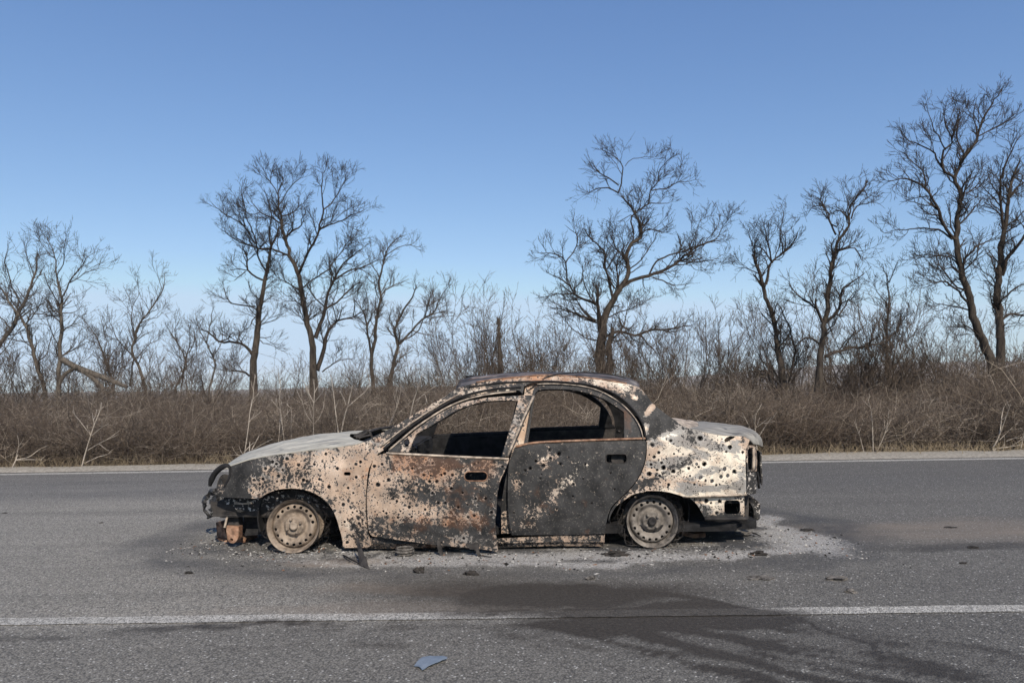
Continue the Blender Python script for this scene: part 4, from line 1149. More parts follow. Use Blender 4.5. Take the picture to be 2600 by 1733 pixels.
def seat_frame(x, y):
    tb = Tubes()
    for dy in (-.2, .2):
        P = catmull([(x - .25, y + dy, .22), (x + .2, y + dy, .24), (x + .28, y + dy, .34), (x + .38, y + dy * .85, .62)], .06)
        tb.add(P, np.full(len(P), .014))
    for a, b in (((x - .2, .24)), ((x + .1, .24)), ((x + .33, .48)), ((x + .38, .62))):
        P = np.array([(a, y - .2, b), (a, y, b + .01), (a, y + .2, b)]); tb.add(P, np.full(3, .011))
    keep_world(tb.build('seat_frame', MAT['soot'], None, 6), car)
seat_frame(-.45, YC - .36); seat_frame(-.45, YC + .36)

def arch_liner(cx_, cz, r, y0, y1, a0=-20, a1=200):
    n = 26; P = []
    aa = np.linspace(R(a0), R(a1), n)
    for y in np.linspace(y0, y1, 6):
        P.append(np.stack([cx_ + r * np.cos(aa), np.full(n, y), cz + r * np.sin(aa)], -1))
    P = np.concatenate(P); i = (np.arange(5)[:, None] * n + np.arange(n - 1)[None]).ravel()
    q = np.stack([i, i + 1, i + n + 1, i + n], -1); T = np.vstack([q[:, [0, 1, 2]], q[:, [0, 2, 3]]])
    P += np.stack([fbm(P, 8, 3, k) for k in range(3)], -1) * .008
    keep_world(thicken('wheel_housing', P, T, .008, MAT['black'], None), car)
WF = unproj(743.6, 1335.5, 5.27)[0]; WR = unproj(1657.5, 1323.5, 5.27)[0]
for w in (WF, WR):
    for y0, y1 in ((5.40, 5.62), (2 * YC - 5.40, 2 * YC - 5.62)):
        arch_liner(w[0], w[2] + .04, .285, y0, y1)
    # dark wall inboard of each wheel
box('wheel_well_wall', WR[0] - .32, WR[0] + .32, 5.60, 5.63, .14, .62, 'black', .01)
box('wheel_well_wall', WR[0] - .32, WR[0] + .32, 2 * YC - 5.63, 2 * YC - 5.60, .14, .62, 'black', .01)
box('wheel_well_wall', WF[0] - .30, WF[0] + .34, 5.60, 5.63, .14, .62, 'black', .01)
box('wheel_well_wall', WF[0] - .30, WF[0] + .34, 2 * YC - 5.63, 2 * YC - 5.60, .14, .62, 'black', .01)

# ---- wheels (bare steel rims, tyres burnt away)
RW = .184
def wheel_meshes(matname):
    # lathe about local -Y (outward); r, y(inward positive)
    prof = [(.1835, .000), (.1845, .004), (.1830, .010), (.1760, .012), (.1730, .016), (.1720, .030), (.1640, .038), (.1585, .062), (.156, .074)]
    outer = [(.1835, .000), (.1850, .006), (.1835, .014), (.1730, .022), (.1705, .050), (.155, .070), (.153, .110), (.170, .130), (.172, .150), (.184, .156), (.186, .163), (.182, .168)]
    n = 56; V = []; Fc = []
    def lathe(pr):
        b = len(V); a = np.arange(n) * 2 * np.pi / n
        for r, y in pr:
            V.extend(np.stack([r * np.cos(a), np.full(n, y), r * np.sin(a)], -1))
        for k in range(len(pr) - 1):
            for i in range(n):
                j = (i + 1) % n
                Fc.append((b + k * n + i, b + k * n + j, b + (k + 1) * n + j, b + (k + 1) * n + i))
    lathe(prof); lathe(outer)
    V0, F0 = np.array(V), Fc
    # disc with vent holes, centre bore and stud bosses
    def yprof(r):
        return np.interp(r, [0, .030, .034, .060, .064, .075, .088, .100, .118, .136, .150, .158], [.018, .022, .034, .032, .036, .062, .066, .054, .034, .033, .048, .070])
    a = np.arange(64) * 2 * np.pi / 64
    out = np.stack([.158 * np.cos(a), .158 * np.sin(a)], -1)
    holes = []
    for k in range(18):
        if k in (0, 9) : continue
        ang = 2 * np.pi * (k + .5) / 18
        holes.append(circle(.1315 * math.cos(ang), .1315 * math.sin(ang), .0108, 12, 1, 0))
    V2, T = triangulate(out, holes, .0085)
    r = np.hypot(V2[:, 0], V2[:, 1])
    y = yprof(r)
    for h in holes:
        c = h.mean(0); q = np.hypot(V2[:, 0] - c[0], V2[:, 1] - c[1]); y = y + .003 * (q < .0115)
    P = np.stack([V2[:, 0], y, V2[:, 1]], -1)
    nn_ = np.cross(P[T[:, 1]] - P[T[:, 0]], P[T[:, 2]] - P[T[:, 0]])
    if nn_[:, 1].sum() > 0: T = T[:, ::-1]
    return V0, F0, P, T
W0 = wheel_meshes('rim')
def lathe_mesh(pr, n=24):
    V, Fc = [], []
    a = np.arange(n) * 2 * np.pi / n
    for r, y in pr: V.extend(np.stack([r * np.cos(a), np.full(n, y), r * np.sin(a)], -1))
    for k in range(len(pr) - 1):
        for i in range(n):
            j = (i + 1) % n; Fc.append((k * n + i, k * n + j, (k + 1) * n + j, (k + 1) * n + i))
    Fc.append(tuple(range((len(pr) - 1) * n, len(pr) * n)))
    return np.array(V), Fc
def make_wheel(c, far, matname, yaw, camber, spin, cords, lab=None):
    Vr, Fr, Pd, Td = W0
    yc_ = 2 * YC - c[1] if far else c[1]
    rot = Matrix.Translation((c[0], yc_, c[2])) @ Matrix.Rotation(math.pi if far else 0, 4, 'Z') @ Matrix.Rotation(yaw, 4, 'Z') @ Matrix.Rotation(camber, 4, 'X') @ Matrix.Rotation(spin, 4, 'Y')
    def tr(P): 
        m = np.array(rot); return np.asarray(P) @ m[:3, :3].T + m[:3, 3]
    w = keep_world(link_mesh('wheel', tr(Vr), Fr, MAT[matname], None, True), car)
    fix_normals(w)
    if lab: w['label'] = lab
    under(thicken('disc', tr(Pd), Td, .004, MAT[matname], None), w)
    hv, hf = lathe_mesh([(.030, .034), (.030, .016), (.027, .010), (.020, .006), (.012, .010), (.004, .010)])
    under(link_mesh('hub_cap', tr(hv), hf, MAT['soot' if matname == 'rim_grey' else matname], None, True), w)
    for k in range(4):
        an = R(45 + 90 * k); bv, bf = lathe_mesh([(.013, .036), (.012, .024), (.0085, .023), (.0085, .014), (.005, .012)], 8)
        bv = bv + np.array([.050 * math.cos(an), 0, .050 * math.sin(an)])
        under(link_mesh('stud', tr(bv), bf, MAT[matname], None, False), w)
    dv, df = lathe_mesh([(.05, .16), (.125, .16), (.128, .10), (.128, .085), (.05, .08), (.01, .08)], 32)
    under(link_mesh('brake_drum', tr(dv), df, MAT['soot'], None, True), w)
    if cords:
        tb = Tubes()
        for _ in range(cords):
            a0 = random.uniform(-math.pi, 0.3) if random.random() < .75 else random.uniform(0, math.pi); rr = random.uniform(.175, .225); ln = random.uniform(.4, 1.5); yy0 = random.uniform(.0, .17)
            pts = []
            for q in range(9):
                f = q / 8; an = a0 + ln * f
                wob = rr + .03 * math.sin(f * random.uniform(3, 8)) + random.uniform(-.008, .008)
                pts.append((wob * math.cos(an), yy0 + .03 * math.sin(5 * f + a0), max(wob * math.sin(an), -c[2] + .006)))
            tb.add(tr(pts), np.full(9, .0016))
        under(tb.build('steel_cord', MAT['soot'], None, 3), w)
    return w
make_wheel(WF, False, 'rim', R(2.5), R(-3.5), R(20), 26)
make_wheel(WR, False, 'rim_grey', R(0), R(-1.5), R(8), 95)
make_wheel(WF, True, 'rim', R(-2), R(-3), R(50), 30)
make_wheel(WR, True, 'rim_grey', R(0), R(-1.5), R(70), 60)

# loose wires and strips on the body
def px_tube(name, pts, Y, r, mat, sides=5):
    c = catmull(pts, 6); Ys = np.interp(np.linspace(0, 1, len(c)), np.linspace(0, 1, len(Y)), Y) if not np.isscalar(Y) else np.full(len(c), Y)
    P = unproj(c[:, 0], c[:, 1], Ys); tb = Tubes(); tb.add(P, np.full(len(P), r))
    return keep_world(tb.build(name, MAT[mat], None, sides), car)
px_tube('loose_cable', C3((485, 315), (590, 240), (700, 150), (860, 96), (1060, 76), (1250, 72), (1550, 104), (1690, 140)), [5.44, 5.46, 5.50, 5.52, 5.52], .0045, 'black')
px_tube('loose_cable', C3((585, 212), (690, 150), (790, 105)), 5.47, .0035, 'soot')
px_tube('fender_strap', C5((1722, 738), (1750, 785), (1778, 832)), 5.33, .007, 'black')
for pts, Y, r in ((C5((1510, 700), (1560, 690), (1620, 650), (1670, 648), (1685, 680), (1700, 715)), 5.62, .010), (C5((1530, 715), (1600, 690), (1650, 660)), 5.60, .012), (C5((1560, 722), (1640, 700), (1690, 690)), 5.55, .009), (C5((1670, 655), (1780, 622), (1930, 600)), [5.7, 6.5], .012)):
    px_tube('wiper_linkage', pts, Y, r, 'soot')
# cowl below the lost windscreen
def cowl():
    xs_, ys_ = np.linspace(-1.26, -.95, 9), np.linspace(YC - .64, YC + .64, 21)
    P = np.array([[x + .12 * ((y - YC) / .64)**2, y, .70 + .10 * (x + 1.26) / .31 - .02 * ((y - YC) / .64)**2] for y in ys_ for x in xs_]); P[:, 2] += fbm(P, 9, 3) * .012
    n = 9; i = (np.arange(20)[:, None] * n + np.arange(8)[None]).ravel(); q = np.stack([i, i + 1, i + n + 1, i + n], -1)
    T = np.vstack([q[:, [0, 1, 2]], q[:, [0, 2, 3]]])
    keep_world(thicken('windscreen_cowl', P, T[:, ::-1] if np.cross(P[T[0, 1]] - P[T[0, 0]], P[T[0, 2]] - P[T[0, 0]])[2] < 0 else T, .02, MAT['soot'], None), car)
cowl()
# windscreen header and rear header
for nm, pts in (('windscreen_header', [C2((1420, 262))[0], C2((1500, 150))[0]]), ):
    E = on_side(np.array([pts[0]]))[0]; C = unproj(*pts[1], YC)[0]
    P = np.array([[C[0] + (E[0] - C[0]) * s * s, YC + (YC - E[1]) * s, C[2] - .02 + (E[2] - C[2]) * abs(s)**2.4] for s in np.linspace(-1, 1, 21)])
    tb = Tubes(); tb.add(P, np.full(21, .022)); keep_world(tb.build(nm, MAT['soot'], None, 5), car)
chunk('header_scrap', C2((1505, 135), (1530, 108), (1560, 112), (1585, 100), (1610, 118), (1600, 132), (1550, 138)), 5.95, .10, 'black', .02, 3)

# ================================================================== THINGS ON THE ROAD
def gpoly(pts):
    return np.array([ground(u, v) for u, v in pts])
def flat_piece(name, pts, z, thick, mat, tilt=(0, 0), rough=0.0, label=None, cat=None, group=None, step=None):
    G = gpoly(outline([list(pts) + [pts[0]]], 3))
    c = G.mean(0)
    V2, T = triangulate(G, [], step or .012)
    P = np.stack([V2[:, 0], V2[:, 1], z + (V2[:, 0] - c[0]) * tilt[0] + (V2[:, 1] - c[1]) * tilt[1]], -1)
    if rough: P[:, 2] += fbm(P, 30, 3) * rough
    P[:, 2] -= min(0, P[:, 2].min() - thick - .002)
    n = np.cross(P[T[:, 1]] - P[T[:, 0]], P[T[:, 2]] - P[T[:, 0]])
    if n[:, 2].sum() < 0: T = T[:, ::-1]
    return tag(thicken(name, P, T, thick, MAT[mat], None), label, cat, group)
MAT['blue_shard'] = simple('blue_grey_plastic', (.13, .165, .21), (.19, .225, .275), 25, .7, .2, 4, 0, .25)
MAT['lump'] = simple('charred_lump', (.014, .013, .012), (.06, .052, .046), 40, .95, .8)
MAT['ashlump'] = simple('ashy_scrap', (.05, .045, .04), (.22, .20, .18), 40, .95, .8)
sh = [(1000 + .085 * x, 1630 + .085 * y) for x, y in ((610, 740), (650, 690), (740, 600), (850, 520), (1100, 490), (1450, 500), (1600, 550), (1420, 610), (1240, 690), (1040, 760), (920, 840), (840, 860), (780, 800), (680, 760))]
flat_piece('plastic_shard', sh, .012, .003, 'blue_shard', (.03, .04), .003, 'blue-grey pointed plastic shard lying flat in the foreground below the near white line', 'shard')

def lump(name, u, v, r, h, mat, label, group=None, seed=0, stretch=1.0):
    import bmesh
    x, y = ground(u, v)
    bm = bmesh.new(); bmesh.ops.create_icosphere(bm, subdivisions=3, radius=1)
    V = np.array([q.co[:] for q in bm.verts]); Fc = np.array([[q.index for q in f.verts] for f in bm.faces]); bm.free()
    d = 1 + .75 * fbm(V, 1.6, 4, seed * 7.3)
    V = V * d[:, None] * np.array([r * stretch, r, h]); V[:, 2] = np.maximum(V[:, 2], -.4 * h) + .3 * h
    return tag(link_mesh(name, V + np.array([x, y, .0]), Fc, MAT[mat], None, False), label, 'scrap', group)
def aL(p): return A(p)[0]
lumps = [
    (*aL((1715, 1510)), .026, .024, 'lump', 'dark charred lump in the ash below the front door, biggest of the scraps', 1.3),
    (*aL((2065, 1528)), .022, .018, 'lump', 'small black charred crumb below the hanging corner of the front door', 1.6),
    (*B((990, 1392))[0], .045, .022, 'lump', 'flat black charred lump in the pale ash in front of the rear wheel', 1.7),
    (*B((820, 1560))[0], .020, .012, 'ashlump', 'little grey scrap on dark asphalt below the rear door', 1.4),
    (*K4((510, 1388))[0], .035, .018, 'lump', 'dark twisted scrap on the rim of the ash ring behind the rear wheel', 1.6),
    (*K4((845, 1220))[0], .034, .009, 'lump', 'thin dark scrap on the pale ash arc behind the car', 1.5),
    (*K4((520, 1552))[0], .040, .010, 'ashlump', 'crumbled brown scrap on open asphalt below the tail, left of two alike', 1.8),
    (*K4((1050, 1556))[0], .040, .014, 'ashlump', 'crumbled grey and white scrap on open asphalt right of the tail', 1.6),
    (*K4((1145, 1648))[0], .022, .012, 'ashlump', 'pale broken ring scrap just above the near white line', 1.4),
    (*K4((2000, 1340))[0], .024, .008, 'lump', 'black scrap on the brown dusty streak at far right', 1.4),
    (*K4((1840, 1200))[0], .022, .005, 'lump', 'thin black splinter on grey asphalt at far right, farthest of the road scraps', 2.2),
    (*K4((1930, 1448))[0], .016, .006, 'lump', 'small black crumb on bare asphalt at right', 1.4),
    (*K3((705, 1168))[0], .013, .005, 'lump', 'lone dark crumb on clean asphalt left of the front wheel', 1.5),
    (*K3((35, 1100))[0], .015, .005, 'lump', 'dark crumb on the asphalt near the left margin of the view', 1.4),
    (*K3((1315, 1518))[0], .016, .009, 'lump', 'dark speck of debris at the left foot of the scorched ring', 1.5),
]
for k, (u, v, r, h, m, lab, st) in enumerate(lumps):
    lump('charred_scrap', u, v, r, h, m, lab, 'scraps scattered on the road', k, st)

# bent strip of metal leaning by the front sill
def solid_from_tri(name, corners, thick, mat, label, cat, bend=.02):
    c = np.array(corners, float)
    n = 14; P, T = [], []
    for i in range(n + 1):
        f = i / n; a = c[0] + (c[1] - c[0]) * f; b = c[0] + (c[2] - c[0]) * f
        for j in range(5):
            q = a + (b - a) * j / 4; q = q + np.array([0, -bend * math.sin(j / 4 * math.pi) * f, 0]); P.append(q)
    for i in range(n):
        for j in range(4):
            k = i * 5 + j; T += [(k, k + 1, k + 6), (k, k + 6, k + 5)]
    P, T = np.array(P), np.array(T)
    P += np.stack([fbm(P, 20, 3, k) for k in range(3)], -1) * .006
    nn_ = np.cross(P[T[:, 1]] - P[T[:, 0]], P[T[:, 2]] - P[T[:, 0]])
    if nn_[:, 1].sum() > 0: T = T[:, ::-1]
    return tag(thicken(name, P, T, thick, MAT[mat], None), label, cat)
gx0, gy0 = ground(*aL((1368, 1490))); gx1, gy1 = ground(*aL((1290, 1462)))
top = unproj(*aL((1272, 1258)), 5.12)[0]
solid_from_tri('bent_metal_strip', [tuple(top), (gx0, gy0, .004), (gx1, gy1, .004)], .008, 'soot', 'narrow sooty metal strip standing upright, leaning against the front sill', 'scrap metal', .012)
px = np.array(catmull([ground(*aL((1180, 1405))), ground(*aL((1230, 1440))), ground(*aL((1290, 1462)))], .02))
tb = Tubes(); tb.add(np.stack([px[:, 0], px[:, 1], .012 + .01 * np.sin(np.linspace(0, 3, len(px)))], -1), np.full(len(px), .006))
tag(tb.build('metal_rod', MAT['black'], None, 5), 'thin black rod lying in the ash, ending at the leaning metal strip', 'rod')
# spring ring in the ash
rx, ry = ground(*aL((1608, 1392)))
tb = Tubes()
for z, rr in ((.012, .052), (.030, .060), (.046, .056)):
    a = np.linspace(0, 2 * np.pi, 25); tb.add(np.stack([rx + rr * np.cos(a), ry + rr * np.sin(a), np.full(25, z)], -1), np.full(25, .008))
tag(tb.build('coil_spring', MAT['ashlump'], None, 6), 'short ash-covered coil spring lying under the front door', 'spring')
# trim hanging out of the door's lower edge
for pts, Y, lab in ((A((1835, 1335), (1850, 1345), (1870, 1430), (1852, 1436), (1838, 1395), (1832, 1360)), 5.14, 'curved dark trim scrap standing in the ash under the front door'),
                    (A((2052, 1356), (2112, 1352), (2122, 1400), (2134, 1432), (2118, 1438), (2096, 1395), (2058, 1390)), 5.10, 'crooked dark trim scrap propped under the hanging corner of the front door')):
    o = slab('door_trim_scrap', outline([pts + [pts[0]]], 3), Y, .015, 'soot', .01, 4, parent=None)
    o.data.update(); zmin = min(v.co.z for v in o.data.vertices)
    for v in o.data.vertices: v.co.z -= zmin - .002
    tag(o, lab, 'trim scrap')
wr = np.array(catmull([ground(*aL((2125, 1402))), ground(*aL((2160, 1408))), ground(*aL((2210, 1414)))], .02))
tb = Tubes(); tb.add(np.stack([wr[:, 0], wr[:, 1], np.full(len(wr), .01)], -1), np.full(len(wr), .004))
tag(tb.build('burnt_wire', MAT['black'], None, 4), 'short black burnt wire lying right of the propped trim scrap', 'wire')
# flat sheet and splinters behind the rear wheel
flat_piece('scrap_sheet', C4((1040, 1450), (1240, 1462), (1200, 1485), (1050, 1482)), .02, .004, 'ashlump', (.05, 0), .006, 'pale flat scrap sheet lying in the ash under the tail', 'scrap metal')
sp = np.array([ground(*p) for p in C4((1235, 1466), (1345, 1490))]); tb = Tubes(); tb.add(np.array([(sp[0][0], sp[0][1], .02), (sp.mean(0)[0], sp.mean(0)[1], .018), (sp[1][0], sp[1][1], .008)]), np.array([.005, .006, .003]))
tag(tb.build('metal_rod', MAT['black'], None, 5), 'thin black rod lying in the ash behind the tail', 'rod')

# ash flakes and cinders: nobody could count them
def flakes():
    mats = []
    def fm(name, c):
        t = NT(name); return t.done(t.mix(t.noise(30, 3), tuple(x * .7 for x in c), c), .95, 0, .1)
    ms = [fm('white_ash', (.46, .44, .41)), fm('grey_ash', (.24, .23, .22)), fm('cinder', (.02, .019, .018)), fm('rust_crumb', (.20, .11, .07))]
    N = 22000
    X = rng.uniform(-2.6, 2.45, N * 3); Y = rng.uniform(4.55, 7.1, N * 3)
    m = stains(X, Y)[:, 0] * .85 + .03
    for (u, v, r_, k) in ((700, 1410, .28, 1.0), (600, 1375, .35, .8), (900, 1400, .35, .8), (780, 1400, .3, .9), (1620, 1410, .3, .6), (1760, 1395, .45, .6), (1130, 1420, .5, .4), (520, 1395, .25, .9)):
        gx_, gy_ = ground(u, v); m += k * np.exp(-((X - gx_)**2 + ((Y - gy_) * 1.7)**2) / r_**2)
    keep = rng.random(N * 3) < m * .55
    X, Y = X[keep][:N], Y[keep][:N]; n = len(X)
    s = .0018 + .0105 * rng.random(n)**4.5
    base = np.array([[1, 0, 0], [-.5, .87, 0], [-.5, -.87, 0], [0, 0, 1]])
    V = base[None] * s[:, None, None] * rng.uniform(.5, 1.4, (n, 4, 1))
    V[:, :3, 2] += rng.uniform(-.1, .4, (n, 3)) * s[:, None]; V[:, 3, 2] *= rng.uniform(.25, 1.0, n)
    V[:, :, 0] *= rng.uniform(.6, 2.0, (n, 1))
    a = rng.uniform(0, 6.28, n); c, s_ = np.cos(a)[:, None], np.sin(a)[:, None]
    x = V[:, :, 0] * c - V[:, :, 1] * s_; y = V[:, :, 0] * s_ + V[:, :, 1] * c
    pile = .02 * np.exp(-((X - WF[0])**2 + (Y - 5.25)**2 * 2) / .12) * rng.random(n)
    P = np.stack([x + X[:, None], y + Y[:, None], V[:, :, 2] + .001 + pile[:, None]], -1).reshape(-1, 3)
    F0 = np.array([[0, 1, 3], [1, 2, 3], [2, 0, 3], [0, 2, 1]])
    Fc = (F0[None] + (np.arange(n) * 4)[:, None, None]).reshape(-1, 3)
    o = link_mesh('ash_flakes', P, Fc, None, None, False)
    for q in ms: o.data.materials.append(q)
    mi = rng.choice(4, n, p=[.36, .30, .28, .06]); o.data.polygons.foreach_set('material_index', np.repeat(mi, 4).astype(np.int32))
    return tag(o, 'white and grey ash flakes and black cinders strewn round the burnt car', 'ash', None, 'stuff')
flakes()

# ================================================================== VEGETATION
def limb_world(pts_px, y0, y1, jitter=0.0):
    """traced limb: picture outline plus its own run in depth"""
    c = catmull(pts_px, 14)
    t = np.linspace(0, 1, len(c))
    return unproj(c[:, 0], c[:, 1], y0 + (y1 - y0) * t), c

def unit(v): return v / (np.linalg.norm(v) + 1e-9)
def walk(p, d, L, k, crook, up):
    pts = [p]; d = unit(d)
    for _ in range(k - 1):
        d = unit(d + np.array([random.gauss(0, crook), random.gauss(0, crook), random.gauss(0, crook) + up]))
        p = p + d * (L / (k - 1)); pts.append(p)
    return np.array(pts), d
def perp(d, ang):
    r = unit(np.array([random.gauss(0, 1), random.gauss(0, .75), random.gauss(0, 1)])); q = unit(np.cross(d, r))
    return unit(d * math.cos(ang) + q * math.sin(ang))

DENS = 1.7
def ramify(tb, pts, rad, lvl, dens, Lk, up, crook, start=.15):
    seg = np.linalg.norm(np.diff(pts, axis=0), axis=1); S = np.concatenate([[0], np.cumsum(seg)]); tot = S[-1]
    if tot < .02: return
    n = int(tot * dens[lvl] * DENS * random.uniform(.8, 1.2) + random.random())
    for _ in range(n):
        s = tot * (start + (1 - start) * random.random()**.8)
        i = min(len(seg) - 1, int(np.searchsorted(S, s) - 1)); f = (s - S[i]) / (seg[i] + 1e-9)
        p = pts[i] + (pts[i + 1] - pts[i]) * f; d = unit(pts[i + 1] - pts[i]); r = rad[i] + (rad[i + 1] - rad[i]) * f
        if lvl == 0 and r > .10 and random.random() < .7: continue
        L = Lk[lvl] * (1.0, 1.15, 1.3)[lvl] * random.uniform(.4, 1.25) * (1.15 - .80 * (s / tot)**1.8)
        k = (7, 5, 4)[lvl]
        q, _ = walk(p, perp(d, random.uniform(.45, 1.0)), L, k, crook * (.62, .5, .4)[lvl], up)
        r0 = max(min(r * .55, (.022, .010, .0055)[lvl]), .0041); r1 = max(r0 * .45, .0030)
        rr = np.linspace(r0, r1, k)
        tb.add(q, rr)
        if lvl < 2: ramify(tb, q, rr, lvl + 1, dens, Lk, up, crook, .12)

TREE_G = 'bare trees beyond the road'
def traced_tree(name, limbs, Y, label, k_px, rmul=1.0, twig=None, dens=(4.2, 7.5, 8.5), Lk=(.85, .42, .20), up=.10, crook=.30, trunk_n=1, mat='bark', cat='tree', group=TREE_G, seed=0, base_z=-.1):
    """limbs: (points in photo pixels, radii in photo pixels); the first trunk_n are trunks"""
    random.seed(seed + 100)
    mp = Y / F_PX
    trunk, crown, tips = Tubes(), Tubes(), []
    root = None; done = []
    for li, (pts, r) in enumerate(limbs):
        pts = np.asarray(pts, float)
        L = np.linalg.norm(np.diff(pts, axis=0), axis=1).sum() * mp
        if li < trunk_n:
            y0 = Y + (0 if li == 0 else random.uniform(-.3, .3)); y1 = y0 + random.uniform(-.25, .25)
        else:
            # start at the depth of the nearest limb already built
            best = min(((np.hypot(c[:, 0] - pts[0, 0], c[:, 1] - pts[0, 1]).min(), W[np.hypot(c[:, 0] - pts[0, 0], c[:, 1] - pts[0, 1]).argmin(), 1]) for W, c in done), key=lambda q: q[0])
            y0 = best[1]; y1 = y0 + random.uniform(-.55, .55) * L
        W, c = limb_world(pts, y0, y1)
        m_ = max(4, int(len(W) * (.96 if li else .97))); W, c = W[:m_], c[:m_]; done.append((W, c))
        n = len(W); rad = np.interp(np.linspace(0, .96, n), np.linspace(0, 1, len(r)), np.array(r, float)) * mp * rmul
        W = W + np.stack([fbm(W, 3.1, 3, 3 * li + j + seed) for j in range(3)], -1) * .05 * np.minimum(1, np.linspace(0, 4, n))[:, None]
        if li < trunk_n:
            foot = W[0].copy(); 
            g = np.array([[foot[0], foot[1], base_z]]); 
            if foot[2] > base_z + .15:
                W = np.vstack([g, W]); rad = np.concatenate([[rad[0] * 1.25], rad])
            if root is None: root = (float(W[0][0]), float(W[0][1]), 0.0)
        (trunk if li < trunk_n else crown).add(W, np.maximum(rad, .004))
        ramify(crown, W, rad, 0, dens, Lk, up, crook, .35 if li < trunk_n else .12)
        # the limb's own fine end
        q, _ = walk(W[-1], W[-1] - W[-3], Lk[1] * .15, 6, crook * .5, up * .3); rr = np.linspace(rad[-1], .003, 6); crown.add(q, rr); ramify(crown, q, rr, 1, dens, Lk, up, crook)
    e = empty(name, root, label, cat, group)
    keep_world(trunk.build('trunk', MAT[mat], None, 8), e)
    keep_world(crown.build('crown', MAT[twig or 'twig'], None, 3), e)
    return e

k2 = .4783
def rk(r, k): return [x * k for x in r]
def L_(f, k, *lst): return [(f(*p), rk(r, k)) for p, r in lst]
# --- pair left of the car
traced_tree('bare_tree', L_(T2, k2,
    (((405, 1255), (405, 1180), (410, 1080), (425, 960), (435, 870), (450, 780), (470, 680), (485, 590), (500, 520), (530, 450), (545, 390)), (22, 20, 18, 17, 15, 13, 11, 9, 7, 5, 3)),
    (((400, 1085), (370, 1045), (330, 1025), (280, 1020), (225, 1020), (190, 990), (160, 960), (90, 945)), (10, 9, 8, 8, 7, 6, 5, 2)),
    (((225, 1018), (270, 1000), (300, 965), (322, 940)), (5, 4, 4, 3)),
    (((415, 830), (340, 825), (285, 815), (265, 780), (255, 740), (235, 732)), (6, 5, 5, 4, 3, 2)),
    (((455, 690), (400, 660), (372, 640), (370, 570), (365, 545), (330, 510)), (7, 6, 6, 5, 4, 2)),
    (((372, 640), (330, 630), (250, 642)), (3.5, 3, 1.5)), (((362, 645), (320, 680), (288, 715)), (3.5, 3, 2)), (((372, 590), (400, 565), (430, 540)), (3, 3, 2)),
    (((475, 650), (440, 590), (425, 530), (415, 480), (380, 380), (350, 300), (340, 220), (345, 140)), (6, 5, 4.5, 4, 3.5, 3, 2, 1)),
    (((500, 530), (490, 450), (500, 360), (480, 260), (440, 190)), (6, 5, 4, 3, 1.5)),
    (((500, 525), (440, 525), (400, 510), (330, 490), (260, 440), (215, 420)), (6, 5, 5, 4, 2.5, 1)),
    (((415, 500), (380, 440), (330, 380), (270, 350), (160, 270)), (4.5, 4, 3.5, 3, 1)),
    (((385, 1200), (360, 1180), (330, 1170), (260, 1170), (240, 1100)), (7, 6, 5, 4, 2)),
    (((430, 940), (470, 920), (520, 900), (545, 860)), (4, 3, 2.5, 1)), (((425, 1000), (470, 998), (520, 990)), (3.5, 3, 2)), (((445, 860), (400, 900), (390, 950)), (4, 3.5, 3)), (((440, 1010), (480, 1030), (520, 1045)), (3, 2.5, 1))),
    23.5, 'tall bare tree with a long crooked limb low on its left side', k2, seed=1, dens=(2.6, 6.5, 7.0))
